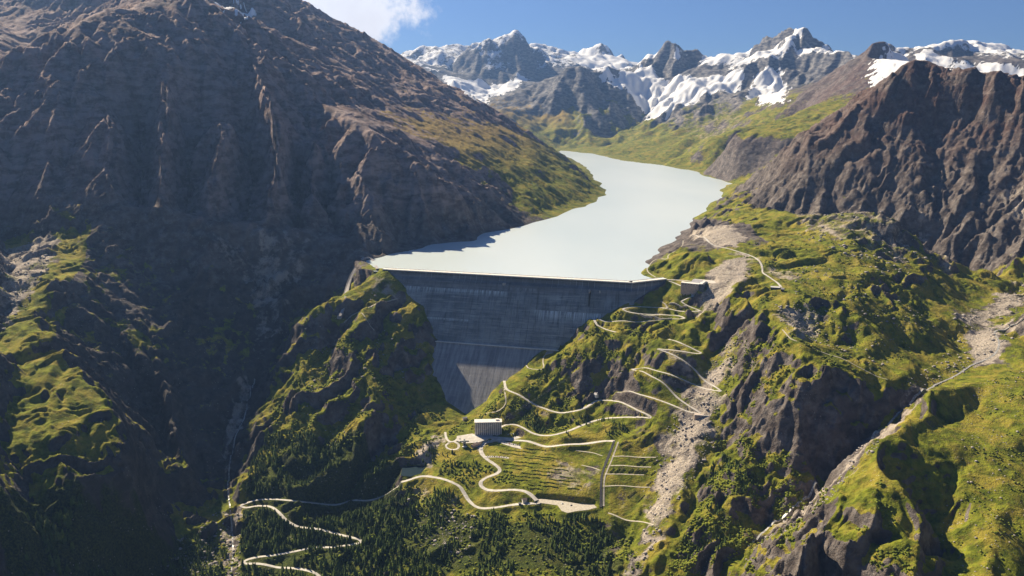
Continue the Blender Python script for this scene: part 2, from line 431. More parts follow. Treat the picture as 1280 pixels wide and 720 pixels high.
def raster_tin(X, Y):
    v, z, f = build_tin()
    H = np.full(X.shape, np.nan, np.float64)
    for tri in f:
        p = v[list(tri)]; zz = z[list(tri)]
        k0 = int(np.searchsorted(RT, p[:, 1].min() - 80)) - 1; k1 = int(np.searchsorted(RT, p[:, 1].max() + 80)) + 1
        k0 = max(k0, 0); k1 = min(k1, NR)
        if k1 <= k0: continue
        ys = np.array([max(420, p[:, 1].min() - 80), p[:, 1].max() + 80])
        mn = min((p[:, 0].min() - 80) / ys[0], (p[:, 0].min() - 80) / ys[1]); mx = max((p[:, 0].max() + 80) / ys[0], (p[:, 0].max() + 80) / ys[1])
        j0 = max(int(np.searchsorted(CT, mn)) - 1, 0); j1 = min(int(np.searchsorted(CT, mx)) + 1, NC)
        if j1 <= j0: continue
        x = X[k0:k1, j0:j1]; y = Y[k0:k1, j0:j1]
        d = (p[1, 1]-p[2, 1])*(p[0, 0]-p[2, 0]) + (p[2, 0]-p[1, 0])*(p[0, 1]-p[2, 1])
        if abs(d) < 1e-6: continue
        a = ((p[1, 1]-p[2, 1])*(x-p[2, 0]) + (p[2, 0]-p[1, 0])*(y-p[2, 1])) / d
        b = ((p[2, 1]-p[0, 1])*(x-p[2, 0]) + (p[0, 0]-p[2, 0])*(y-p[2, 1])) / d
        c = 1 - a - b
        m = (a >= -1e-6) & (b >= -1e-6) & (c >= -1e-6)
        sub = H[k0:k1, j0:j1]; sub[m] = (a*zz[0] + b*zz[1] + c*zz[2])[m]
    H[np.isnan(H)] = 500
    return H
def blur(G, r, it=2):
    for _ in range(it):
        for ax in (0, 1):
            n = G.shape[ax]
            P = np.concatenate([np.take(G, [0]*(r+1), ax), G, np.take(G, [-1]*r, ax)], ax)
            c = np.cumsum(P, ax)
            hi = np.take(c, range(2*r+1, 2*r+1+n), ax); lo = np.take(c, range(0, n), ax)
            G = (hi - lo) / (2*r+1)
    return G
def dist_seg(X, Y, a, b):
    dx = b[0]-a[0]; dy = b[1]-a[1]; t = np.clip(((X-a[0])*dx+(Y-a[1])*dy)/(dx*dx+dy*dy), 0, 1)
    return np.hypot(X-a[0]-t*dx, Y-a[1]-t*dy)

damd = np.minimum(dist_seg(GX, GY, DA, DB), dist_seg(GX, GY, DB, DC))
mid = (DA + DB) / 2
damfoot = dist_seg(GX, GY, (mid[0], mid[1]), (mid[0] + dn[0]*200, mid[1] + dn[1]*200))
dammask = sstep(20, 90, damd) * sstep(60, 200, damfoot)
amp = (8 + 0.006 * GY) * dammask
wx = fbm(GX, GY, 160, 3, 11) * amp * 1.6 + fbm(GX, GY, 900, 2, 13) * np.clip((GY-3500)/4000, 0, 1) * 120
wy = fbm(GX, GY, 160, 3, 12) * amp * 1.6 + fbm(GX, GY, 900, 2, 14) * np.clip((GY-3500)/4000, 0, 1) * 120
H = raster_tin(GX + wx, GY + wy)
fz = sstep(4500, 6500, GY)
H = H * (1 - dammask) + (blur(H, 3, 2) * (1 - fz) + blur(H, 1, 1) * fz) * dammask
print('tin', round(time.time()-T0, 1), H.shape)

def grads(H):
    hk = np.gradient(H, axis=0) / np.gradient(RT)[:, None]       # along rows with the column ratio fixed
    hj = np.gradient(H, axis=1) / (RT[:, None] * np.gradient(CT)[None, :])
    gx = hj; gy = hk - hj * CT[None, :]                          # chain rule for x = c*y
    return gx, gy
SP = np.maximum(np.gradient(RT)[:, None], RT[:, None] * 0.0017) + 0 * H       # local mesh spacing

def sub(G, m): return G[m]
def erode(H, cells, strength, mask, seed=0):
    gx, gy = grads(blur(H, 4, 2))
    gx = gx.astype(np.float32); gy = gy.astype(np.float32)
    add = np.zeros(H.shape, np.float32)
    for o, cell in enumerate(cells):
        wgt = (sstep(1.6, 3.2, cell / SP) * mask).astype(np.float32)
        live = wgt > 0.01
        if not live.any(): continue
        X = GX[live] / cell; Y = GY[live] / cell
        g0 = gx[live]; g1 = gy[live]
        s = np.hypot(g0, g1) + 1e-5
        n0 = -g1 / s; n1 = g0 / s                                # across the slope
        slopef = np.clip(s / 0.55, 0, 1.25)
        xi = np.floor(X); yi = np.floor(Y); fx = (X - xi).astype(np.float32); fy = (Y - yi).astype(np.float32)
        acc = np.zeros_like(fx); der = np.zeros_like(fx); wt = np.zeros_like(fx)
        for a in (-1, 0, 1, 2):
            for b in (-1, 0, 1, 2):
                h = ihash(xi + a, yi + b, seed + o * 97)
                px = fx - a - ((h & 1023).astype(np.float32) / 1024 - 0.5); py = fy - b - (((h >> 10) & 1023).astype(np.float32) / 1024 - 0.5)
                d2 = px*px + py*py
                w = np.exp(-d2 * 2.2) - 0.011
                w = np.maximum(w, 0)
                ph = (px * n0 + py * n1) * np.float32(2 * math.pi)
                acc += np.cos(ph) * w; der -= np.sin(ph) * w; wt += w
        acc /= wt + 1e-6; der /= wt + 1e-6
        A = strength * cell * slopef * wgt[live]
        add[live] += (np.minimum(acc, 0.72) - 0.2) * A           # ridges slightly blunt, gullies sharp
        dd = der * A * (2 * math.pi / cell)
        gx[live] += dd * n0; gy[live] += dd * n1
    return H + add
HB = H.copy()
# where the rock is craggy (big relief) and where it stays smooth (water, flats, dam)
far = sstep(4500, 6500, GY)
above = sstep(-1, 14, H)
LAKEPOLY = [p[:2] for p in LINES[0]] + [p[:2] for p in LINES[1][1:]] + [(DC[0], DC[1]), (DB[0], DB[1]), (DA[0], DA[1])] + [p[:2] for p in LINES[2][::-1]]
def in_poly(X, Y, poly):
    ins = np.zeros(X.shape, bool); n = len(poly)
    bx = min(p[0] for p in poly), max(p[0] for p in poly); by = min(p[1] for p in poly), max(p[1] for p in poly)
    m = (X >= bx[0]) & (X <= bx[1]) & (Y >= by[0]) & (Y <= by[1])
    x = X[m]; y = Y[m]; r = np.zeros(x.shape, bool)
    for i in range(n):
        a = poly[i]; b = poly[i-1]
        if a[1] == b[1]: continue
        c = ((a[1] > y) != (b[1] > y)) & (x < (b[0]-a[0]) * (y-a[1]) / (b[1]-a[1]) + a[0])
        r ^= c
    ins[m] = r
    return ins
lakezone = blur(in_poly(GX + wx, GY + wy, LAKEPOLY).astype(np.float64), 4, 2)      # 1 over the lake
shore = sstep(0.7, 0.0, lakezone) * np.where(lakezone > 0.02, sstep(0, 25, H), 1.0)
watery = lakezone > 0.5
gxx, gyy = grads(blur(H, 5, 2)); slope0 = np.hypot(gxx, gyy)
mask = dammask * shore
mask = mask * (1 - 0.6 * (GX > 600) * sstep(3500, 3900, GY) * sstep(7600, 6600, GY))
calm = 1 - 0.65 * (sstep(0.55, 0.15, slope0)) * (1 - far)
H1 = erode(H, [900, 450, 220, 110], 0.075, mask * far, 5)
wall = sstep(2150, 2350, GY) * (1 - far) * sstep(0.45, 0.8, blur(slope0, 5, 2))
wall = wall * np.where(GX > 600, 0.22, 1.0) * np.where((GX > 600) & (GY > 3300), 0.0, 1.0)
H1 = erode(H1, [170, 85, 42, 21], 0.15, mask * wall, 21)
H1 = erode(H1, [130, 62, 30, 15], 0.058, mask * calm, 40)
# dipping ledges: long backs towards the light, short steep fronts
steep = sstep(0.35, 0.9, slope0)
def ledges(Lw, A, ang, s):
    dx, dy = math.sin(ang), -math.cos(ang)
    ph = (GX * dx + GY * dy) / Lw + fbm(GX, GY, Lw * 2.2, 3, s) * 2.3
    fr = ph - np.floor(ph)
    saw = np.where(fr < 0.74, fr / 0.74, (1 - fr) / 0.26)
    saw = saw * saw * (3 - 2 * saw) * 0.5 + saw * 0.5
    am = sstep(-0.15, 0.35, fbm(GX, GY, Lw * 1.6, 2, s + 5))
    return (saw - 0.5) * A * am
rough = mask * (1 - far) * (0.35 + 0.65 * sstep(0.12, 0.4, slope0))
rough = rough * (1 - 0.85 * sstep(2150, 2300, GY) * (GX < 560) * sstep(560, 300, H))
keep = np.ones(H.shape)                      # the terraces and the river flat stay even
for cx_, cy_, rr in ((60, 1480, 190), (-20, 1600, 90), (150, 1430, 150), (1150, 1830, 170), (-100, 1560, 80), (730, 1180, 210), (960, 1500, 260), (-390, 2120, 120)):
    keep *= 1 - 0.85 * sstep(rr * 1.25, rr * 0.7, np.hypot(GX - cx_, GY - cy_))
H1 = H1 + (ledges(150, 34, 0.55, 501) + ledges(62, 20, 0.8, 521) + ledges(27, 8, 0.4, 541)) * rough * keep
cr1 = (ridged(GX + wx * 0.6, GY + wy * 0.6, 62, 4, 70, 0.55) - 0.45) * (3.0 + 7 * steep)
cr2 = (ridged(GX, GY, 700, 6, 90, 0.58) - 0.42) * far * 62
qx = GX + fbm(GX, GY, 40, 2, 101) * 14; qy = GY + fbm(GX, GY, 40, 2, 102) * 14
cr3 = ((ridged(qx, qy, 24, 3, 95, 0.6) - 0.4) * (2.6 + 4.5 * steep) + fbm(qx, qy, 12, 2, 97) * 1.0) * (1 - far)
cr1 = cr1 * (1 - 0.7 * wall)
H1 = H1 + (cr1 + cr3) * mask * calm * (0.3 + 0.7 * keep) + cr2 * mask * sstep(0, 200, H)
# tilted strata steps on steep rock
def strata(Hh, period, k, ph):
    q = (Hh + GX * 0.25 + fbm(GX, GY, 240, 2, 33) * 40) / period + ph
    fr = q - np.floor(q)
    return (sstep(0.25, 0.75, fr) - fr) * period * k
H1 = H1 + strata(H1, 14, 0.35, 0) * steep * mask * (1 - far) * np.where(GY > 2200, 0.35, 1.0) + strata(H1, 60, 0.12, 0.3) * steep * mask * sstep(2300, 2600, GY)
H1 = np.where(watery, H, H1)
dside = (GX - DA[0]) * dn[0] + (GY - DA[1]) * dn[1]                                 # positive downstream of the crest
dside = np.where(GX > DB[0], (GX - DB[0]) * n2_[0] + (GY - DB[1]) * n2_[1], dside)
H1 = np.where((~watery) & (lakezone > 0.001) & (dside < -3), np.maximum(H1, 1.2), H1)
H1 = np.where((~watery) & (GY > 2120) & (GX > -420) & (GX < 700) & (H < 40) & (dside < -3), np.maximum(H1, 1.2), H1)
# the ground never pokes out in front of the dam
H = H1
print('relief', round(time.time()-T0, 1))
# scree lies smoother than rock
# ------------------------------------------------------------------ where a line of sight meets the ground
def hit(u, v, G=None):
    G = H if G is None else G
    d = ray(u, v)
    Ys = 860 * (13500 / 860) ** (np.arange(2600) / 2599.0)
    t = Ys / d[1]
    z = CAM_Z + d[2] * t; x = d[0] * t
    g = gsample(G, x, Ys)
    m = np.nonzero(z <= g)[0]
    if not len(m): return None
    i = m[0]
    if i == 0: return (x[0], Ys[0], g[0])
    a = z[i-1] - g[i-1]; b = g[i] - z[i]; w = a / (a + b + 1e-9)
    y = Ys[i-1] + (Ys[i]-Ys[i-1]) * w; tt = y / d[1]
    return (d[0]*tt, y, CAM_Z + d[2]*tt)
def ground(x, y): return float(gsample(H, x, y))
def wpoly(pts, G=None):
    return [hit(u, v, G)[:2] for u, v in pts]
def zone(pts, spread=20):
    q = np.array([hit(u, v)[:2] for u, v in pts]); d = np.full(H.shape, 1e9); poly = [tuple(a) for a in q]
    m = (GX > q[:, 0].min()-80) & (GX < q[:, 0].max()+80) & (GY > q[:, 1].min()-80) & (GY < q[:, 1].max()+80)
    x, y = GX[m], GY[m]; dd = np.full(x.shape, 1e9)
    for i in range(len(poly)): dd = np.minimum(dd, dist_seg(x, y, poly[i-1], poly[i]))
    dd = np.where(in_poly(x, y, poly), dd, -dd); out = np.zeros(H.shape); out[m] = sstep(-spread, spread, dd); return out
Hb = blur(H, 7, 2)
for pts in ([(893,447),(912,430),(915,450),(905,500),(893,520),(890,560),(868,600),(840,640),(815,690),(800,722),(778,722),(790,690),(800,655),(815,620),(822,580),(818,545),(826,520),(800,490),(830,440)],
            [(858,292),(880,287),(930,290),(945,322),(935,345),(915,365),(890,385),(870,395),(868,385),(880,345),(900,318)],
            [(690,555),(770,552),(820,560),(820,610),(750,635),(670,625),(640,560)]):
    w_ = zone(pts) * 0.8
    H = H * (1 - w_) + Hb * w_
HS = blur(H, 3, 2)             # the smoothed land, used to lay lines of sight on
def chaikin(p, n=2):
    p = [np.array(q, float) for q in p]
    for _ in range(n):
        r = [p[0]]
        for a, b in zip(p[:-1], p[1:]): r += [a*0.75+b*0.25, a*0.25+b*0.75]
        r.append(p[-1]); p = r
    return p
def resample(p, st):
    p = np.array(p); d = np.r_[0, np.cumsum(np.linalg.norm(np.diff(p[:, :2], axis=0), axis=1))]
    n = max(2, int(d[-1] / st) + 1); s = np.linspace(0, d[-1], n)
    return np.stack([np.interp(s, d, p[:, k]) for k in range(p.shape[1])], 1)
def smooth1(z, r):
    if r < 1: return z
    P = np.r_[[z[0]]*r, z, [z[-1]]*r]; k = np.ones(2*r+1)/(2*r+1)
    return np.convolve(P, k, 'valid')

ROADS = [
 # (kind, width in metres, points as sighted)
 ('access_road', 6.2, [(502,604),(513,599),(530,594),(551,597.6),(563,602),(574.6,607.7),(580,616),(586,627),(598,637),(621.6,634),(640,631),(656,629.5),(675,629.5)]),
 ('access_road', 7.0, [(671,627),(660,614),(641.8,611.7),(621.6,614),(606,613),(599,605),(604.8,597.6),(621.6,592.6),(626,586.8),(619,580.8),(608,574),(601,566),(601,557),(611.5,552),(635,549.6),(655,550.6),(668.6,554),(695.5,558.6),(722.4,555.6),(752.6,551),(768,551)]),
 ('access_road', 5.0, [(604.8,571.5),(621.6,570.7),(636,572.6)]),
 ('access_road', 5.0, [(602,562),(596,556),(588,552),(578,552)]),
 ('access_road', 4.5, [(556.5,540),(557.5,548),(562,553),(568,552),(574.6,547),(580,544.5),(590,543)]),
 ('access_road', 4.5, [(562,553),(557,556),(558,561),(566,563.5),(573,561),(574,555),(568,552)]),
 ('access_road', 5.5, [(612,547),(626.6,530.8),(641.8,529.7),(651.8,533),(662,540.5),(675,544.5),(688.8,544.8),(705.6,540.5),(722.4,533.8),(742.6,526.4),(762.7,522),(789.6,521),(809.8,523),(815,521),(810,517.5),(799.7,515),(789,508),(771,501),(757,498.5),(744,500),(737.5,507),(722.4,513),(709,516.3),(692,515.3),(675.4,508.6),(655,496.8),(638,490),(630,486),(630.6,475),(638.8,467.5),(636,459)]),
 ('access_road', 4.6, [(771.6,491.5),(792.5,492),(810.5,495.7),(832,503),(850,511),(870,517.5),(878,516.5),(866,510.5),(850,500),(835.8,484),(814,472),(787,462.8),(796,461.4),(828.6,466.8),(846.6,471.3),(861,477.6),(875.5,484),(900.8,490.5),(901.7,488),(886,479.4),(873.7,468.6),(868.3,460.5),(857.5,453),(837.6,443.3),(817.8,436),(832,437),(854,439.7),(875.5,444.5),(877,442.5),(861,433.4),(846.6,427),(835.8,424)]),
 ('access_road', 4.8, [(770,415),(753,410),(741.7,404),(738,398.5),(743,396),(748,398),(752,401.5),(766.7,403),(786.7,402),(810,400),(836.7,398),(853,399.7),(857,398),(843,394),(823,393),(803,392),(786,391),(778,388),(780,385),(795,383),(820,383.7),(840,386.7),(858,389.7),(873,390.5),(876,388),(863,384),(853,379),(851,374.5),(865,371),(867.5,368.5),(860,363),(846.7,355),(836,350.5)]),
 ('access_road', 5.0, [(833,349.5),(850,350.3),(862,351),(874,356)]),
 ('footpath', 2.6, [(820,346.7),(813,343),(808,338),(811,331.7),(818,325),(825,323),(836,325),(834,320),(838,310),(852,310),(854,301)]),
 ('access_road', 4.5, [(864,294),(872,294.7),(885,304),(900,309),(920,314),(935,318),(945,322.5),(953,331.7),(953,341.7),(961.7,346.7),(971.7,353),(977,360)]),
 ('footpath', 3.0, [(826,376),(832,380),(835,386)]),
 ('footpath', 2.2, [(978,412),(988,426.5),(1011,433),(1045,445),(1078,462),(1109,475)]),
 ('footpath', 2.4, [(636,459),(652,455),(656,460),(667.5,462),(680.6,463.8),(678,451),(681,442.5),(690,441)]),
 ('footpath', 2.4, [(630,486),(631.7,494),(633,507),(618,517),(605,518)]),
 ('footpath', 3.2, [(496.7,373),(478,378),(455,386.7),(446.7,391),(440,392),(430,404)]),
 ('footpath', 2.0, [(446.7,391),(458,401.7),(468,415)]),
 ('footpath', 2.4, [(720,563),(740,565),(753,570)]),
 ('footpath', 2.4, [(727,581.7),(740,584),(750,588)]),
 ('footpath', 2.4, [(767,571),(790,571),(820,571.7)]),
 ('footpath', 2.6, [(763,582.5),(790,583),(814,583.7)]),
 ('footpath', 2.4, [(758,593),(780,593),(805,593.7)]),
 ('footpath', 2.4, [(756,608),(782,607),(813,608.7)]),
 ('footpath', 3.4, [(760,641),(776.7,648),(803,651),(817,656)]),
 ('access_road', 5.2, [(502,604),(492,613),(478,621),(462,626),(451,627.5),(430,629.5),(410,630),(390,628.3),(376.7,627.5),(358,626),(341.7,624.5),(325,623.5),(312,627),(299,634),(306,636),(320,631.7),(336.7,632.5),(348,640),(358,651.7),(370,658.3),(386.7,660),(403,662.5),(420,666.7),(436.7,671.7),(450,674),(452,678),(446.7,681),(428,682.5),(401.7,683.5),(376,688),(356,692),(336.7,694.5),(316.7,697),(305,702),(304,705),(320,704.5),(336.7,706.7),(353,710),(378,711.5),(393,715),(402,723),(410,735)]),
]
CUTS = []     # centre lines on the ground after smoothing
carve_w = np.zeros(H.shape); carve_z = np.zeros(H.shape); carve_d = np.full(H.shape, 1e9)
def near_window(p, pad):
    k0 = int(np.searchsorted(RT, p[:, 1].min() - pad)) - 1; k1 = int(np.searchsorted(RT, p[:, 1].max() + pad)) + 1
    y0, y1 = p[:, 1].min() - pad, p[:, 1].max() + pad
    mn = min((p[:, 0].min()-pad)/y0, (p[:, 0].min()-pad)/y1); mx = max((p[:, 0].max()+pad)/y0, (p[:, 0].max()+pad)/y1)
    j0 = int(np.searchsorted(CT, mn)) - 1; j1 = int(np.searchsorted(CT, mx)) + 1
    return max(k0, 0), min(k1, NR), max(j0, 0), min(j1, NC)
def carve_path(p, half, blend):
    """remember, for ground close to the line p, how far it is and the level of the line there"""
    for i in range(0, len(p) - 1):
        seg = p[i:i+2]
        k0, k1, j0, j1 = near_window(seg, half + blend)
        if k1 <= k0 or j1 <= j0: continue
        X = GX[k0:k1, j0:j1]; Y = GY[k0:k1, j0:j1]
        dx, dy = seg[1, 0]-seg[0, 0], seg[1, 1]-seg[0, 1]
        t = np.clip(((X-seg[0, 0])*dx + (Y-seg[0, 1])*dy) / (dx*dx+dy*dy+1e-9), 0, 1)
        d = np.hypot(X-seg[0, 0]-t*dx, Y-seg[0, 1]-t*dy); z = seg[0, 2] + t*(seg[1, 2]-seg[0, 2])
        e = np.maximum(d - half, 0) / blend
        cd = carve_d[k0:k1, j0:j1]; cz = carve_z[k0:k1, j0:j1]
        m = (e < 1) & (e < cd)
        cd[m] = e[m]; cz[m] = z[m]
for kind, wdt, pts in ROADS:
    w = [hit(u, v, HS) for u, v in pts]
    w = [q for q in w if q is not None]
    # a sighting that slipped over an edge is pulled back between its neighbours
    w = np.array(w)
    for i in range(1, len(w)-1):
        if np.linalg.norm(w[i, :2]-w[i-1, :2]) > 140 and np.linalg.norm(w[i, :2]-w[i+1, :2]) > 140: w[i] = (w[i-1]+w[i+1])/2
    p = resample(chaikin(w, 2), 4.0)
    p[:, 2] = smooth1(gsample(HS, p[:, 0], p[:, 1]), 3 if kind == 'footpath' else 5)
    CUTS.append((kind, wdt, p))
    carve_path(p[::1], wdt/2 + (1.5 if kind == 'access_road' else 0.3), 7.0 if kind == 'access_road' else 3.0)
# level pads: (sighted outline, how the level is found)
def pad(pts, blend=8, z=None, G=None):
    q = np.array([hit(u, v, HS) for u, v in pts])
    zz = q[:, 2].mean() if z is None else z
    poly = [tuple(a[:2]) for a in q]
    k0, k1, j0, j1 = near_window(q, blend)
    X = GX[k0:k1, j0:j1]; Y = GY[k0:k1, j0:j1]
    d = np.full(X.shape, 1e9)
    for i in range(len(poly)): d = np.minimum(d, dist_seg(X, Y, poly[i-1], poly[i]))
    d[in_poly(X, Y, poly)] = 0
    e = d / blend; cd = carve_d[k0:k1, j0:j1]; cz = carve_z[k0:k1, j0:j1]
    m = (e < 1) & (e <= cd)
    cd[m] = e[m]; cz[m] = zz
    return [(a, b, zz) for a, b in poly]
PAD_LOT = pad([(671,620),(700,621.5),(722,624),(742.6,628),(746,635),(735,639),(722,641),(709,646),(702,643),(697,633),(672,630)])
PAD_APRON = pad([(571,546),(590,542),(600,545),(640,546),(646,540),(652,543),(640,550),(612,551),(598,556),(580,556),(571,552)])
PAD_CARS = pad([(620,552),(634,552.5),(650,555),(652,560.5),(641,559.5),(628,556)], 5)
PAD_STATION = pad([(868,349),(893,346),(896,352),(880,357),(866,355)], 6)
PAD_POND = pad([(503,588),(521.7,580),(530,579),(531.5,583),(526,590),(513,596),(501,600)], 6)
blend = sstep(1.0, 0.0, np.minimum(carve_d, 1.0))
H = H * (1 - blend) + carve_z * blend
print('roads', round(time.time()-T0, 1))

# ------------------------------------------------------------------ cover of the ground: grass, scree, snow, woodland, kept per point of the land
gx1, gy1 = grads(H); slope = np.hypot(gx1, gy1)
slopeS = blur(slope, 2, 1)
curv = blur(H, 3, 1) - H                                      # positive in hollows
def soft(pts, spread=18.0, wob=20.0, G=None, world=False, res=None):
    """1 inside a sighted outline laid on the land, fading over its edge, with a wandering border"""
    poly = wpoly(pts, HS if G is None else G)
    q = np.array(poly)
    k0, k1, j0, j1 = near_window(q, spread + wob + 30)
    out = np.zeros(H.shape, np.float32)
    X = GX[k0:k1, j0:j1]; Y = GY[k0:k1, j0:j1]
    X = X + fbm(X, Y, 45, 3, 201) * wob * 1.8; Y = Y + fbm(X, Y, 45, 3, 202) * wob * 1.8
    d = np.full(X.shape, 1e9)
    for i in range(len(poly)): d = np.minimum(d, dist_seg(X, Y, poly[i-1], poly[i]))
    ins = in_poly(X, Y, poly)
    out[k0:k1, j0:j1] = sstep(-spread, spread, np.where(ins, d, -d))
    return out
n_big = fbm(GX, GY, 420, 4, 301); n_mid = fbm(GX, GY, 110, 4, 302); n_sm = fbm(GX, GY, 28, 3, 303)
nearz = GY < 2750
left_mtn = sstep(-50, 60, (GY - 2150) + 0 * GX) * (GX < 650)
grass = 1.05 - np.where(GY < 2400, sstep(1.05, 1.75, slopeS + n_mid * 0.35), sstep(0.55, 1.05, slopeS + n_mid * 0.25)) * 1.3 - sstep(140, 420, H + n_big * 160) * 1.1 + n_mid * 0.7 + n_sm * 0.5 + n_big * 0.35
grass = grass + 0.55 * sstep(2900, 3200, GY) * (GX < 600) * sstep(700, 400, H + n_big * 200)
grass = grass + sstep(3300, 3900, GY) * (GX > 500) * (sstep(140, 420, H + n_big * 160) - sstep(330, 620, H + n_big * 160)) * 1.0
grass = grass - 1.2 * sstep(2080, 2250, GY) * sstep(3300, 2900, GY) * (GX < 700)
grass = grass - 1.3 * np.where(GY < 2700, sstep(1.15, 1.8, blur(slope, 1, 1)), 0)
grass = grass + 0.35 * np.exp(-((GX + 430) / 150) ** 2) * sstep(2100, 2000, GY) * sstep(1500, 1600, GY)
grass = grass - 1.6 * sstep(1120, 1180, GX) * sstep(2150, 2260, GY) * sstep(3400, 3100, GY)
grass = grass - 0.75 * sstep(-520, -640, GX) * sstep(1500, 1650, GY) * (GY < 2400) * (GX > -1000 - (GY - 1700) * 0.3)
snow = sstep(680, 1000, H + n_big * 200 + n_mid * 60) * (GY > 6500) * np.where(GX < 1000, 0.55, 0.85)
snow = snow * sstep(1.6, 0.8, slopeS + n_mid * 0.3)
north = sstep(0.1, 0.8, -(-gy1))                              # faces the camera side
scree = np.zeros(H.shape, np.float32); wood = np.zeros(H.shape, np.float32); dirt = np.zeros(H.shape, np.float32)
# pale scree gully, grey tips and rubble
for pts, k in (
  ([(905,445),(910,455),(905,480),(903,500),(892,520),(888,555),(866,590),(838,632),(815,680),(798,722),(783,722),(795,690),(806,655),(822,615),(832,575),(832,545),(838,520),(855,505),(882,470)], 0.85),
  ([(905,400),(930,395),(945,415),(940,450),(925,480),(910,470),(905,440)], 0.4),
  ([(858,292),(880,287),(920,285),(930,300),(918,312),(895,306),(875,300)], 1.0),
  ([(880,345),(905,325),(925,315),(945,322),(935,345),(915,365),(890,385),(870,395),(868,385),(880,365)], 0.85),
  ([(950,330),(975,332),(1000,345),(985,352),(960,345)], 0.6),
  ([(990,262),(1040,262),(1090,266),(1120,280),(1140,310),(1130,330),(1090,315),(1040,300),(1000,285)], 0.5),
  ([(975,385),(1010,375),(1030,395),(1020,420),(995,425),(980,405)], 0.7),
  ([(320,285),(345,290),(358,330),(356,370),(345,410),(320,460),(318,400),(314,330)], 0.6),
  ([(350,280),(390,300),(385,330),(365,360),(355,330)], 0.5),
  ([(300,470),(318,470),(310,520),(292,560),(280,600),(272,600),(280,550)], 0.7),
  ([(284,640),(296,640),(297,680),(293,722),(280,722),(286,680)], 1.0),
  ([(250,280),(300,300),(330,360),(330,400),(310,360),(270,310)], 0.5),
  ([(0,310),(55,280),(70,300),(60,340),(30,380),(0,420)], 0.75),
  ([(462,345),(480,342),(500,360),(510,380),(490,378),(470,365)], 0.6),
  ([(1190,395),(1285,350),(1285,380),(1240,405),(1215,412)], 0.8),
  ([(1206,418),(1240,405),(1285,392),(1285,400),(1250,412),(1258,430),(1250,450),(1215,462),(1212,440)], 1.0),
  ([(1170,482),(1150,488),(1120,518),(1085,552),(1060,582),(1020,614),(985,642),(978,652),(1000,638),(1030,618),(1062,592),(1092,560),(1122,530)], 0.7),
  ([(975,650),(1020,620),(1025,628),(990,650),(935,688),(928,696)], 0.7),
  ([(690,575),(720,577),(752,580),(752,612),(720,610),(690,600)], 0.55),
  ([(790,610),(812,613),(818,630),(795,640),(780,630)], 0.5),
  ([(815,436),(900,452),(905,490),(880,516),(840,505),(830,480),(850,470)], 0.45),
  ([(530,555),(556,541),(553,556),(543,568),(531,584),(522,577)], 1.0),
  ([(1240,240),(1285,225),(1285,290),(1262,265)], 0.7),
  ([(1130,250),(1160,270),(1195,340),(1180,345),(1140,290)], 0.6),
  ([(840,125),(905,110),(930,120),(925,160),(860,170),(820,150)], 0.4),
  ([(540,600),(580,640),(575,680),(540,690),(515,650),(505,610)], 0.35),
  ([(700,650),(760,650),(800,665),(780,715),(720,715)], 0.35),
  ):
    scree = np.maximum(scree, soft(pts, 18, 22) * k)
# dark woodland soil and the belts of trees
for pts, k in (
  ([(310,600),(350,560),(400,545),(460,560),(500,590),(510,640),(600,645),(700,655),(760,665),(790,722),(300,722),(300,640)], 1.0),
  ([(0,600),(60,610),(120,620),(190,650),(270,660),(285,722),(0,722)], 0.9),
  ([(905,520),(960,560),(985,590),(990,640),(930,690),(890,722),(820,722),(830,670),(870,610),(895,570)], 0.3),
  ([(655,500),(700,515),(735,505),(800,525),(790,545),(700,545),(655,530)], 0.35),
  ):
    wood = np.maximum(wood, soft(pts, 12, 16) * k)
# snow: glaciers and patches
def add_snow(pts, k=1.0):
    global snow
    snow = np.maximum(snow, soft(pts, 30, 60, HFAR) * k * ((GY > 4500) | (pts[0][0] < 400)))
HFAR = HB
SNOWP = (
  ([(508,64),(545,57),(575,60),(580,72),(565,80),(540,80),(520,70)], 1.3),
  ([(552,92),(600,98),(640,98),(660,95),(640,112),(610,118),(600,128),(585,122),(562,105)], 1.3),
  ([(655,55),(680,52),(705,68),(700,74),(675,66)], 1.4),
  ([(735,82),(760,84),(770,95),(750,95)], 1.0),
  ([(775,85),(800,80),(830,95),(880,92),(930,80),(925,105),(880,120),(840,140),(805,152),(812,130),(780,112),(760,100)], 1.0),
  ([(940,65),(1005,42),(1030,50),(1058,72),(1020,90),(1010,100),(985,85),(960,90),(930,82)], 1.1),
  ([(945,88),(975,82),(985,105),(978,130),(950,126),(935,112)], 1.2),
  ([(1090,78),(1110,60),(1150,62),(1190,70),(1180,90),(1140,85),(1120,95)], 1.1),
  ([(1195,78),(1230,75),(1285,85),(1285,112),(1240,100),(1210,92)], 1.2),
  ([(268,4),(300,6),(312,14),(305,24),(285,16)], 1.3),
)
for pts, k in SNOWP:
    try: add_snow(pts, k)
    except TypeError: print('snow outline misses the land', pts[0])
dust = ridged(GX, GY, 90, 4, 401, 0.6)
snow = snow + sstep(0.62, 0.9, dust + n_big * 0.4) * sstep(330, 560, H) * (GY > 2400) * (GY < 6000) * 0.5 * sstep(0.9, 0.5, slopeS)
grass = grass - scree * 0.9 - snow
grass = np.where(GY > 2700, grass - (GX < 600) * sstep(120, 420, H) * 0.25, grass)
nearroad = sstep(1.0, 0.0, np.minimum(carve_d, 1.0))
scree = np.maximum(scree, nearroad * 0.35)

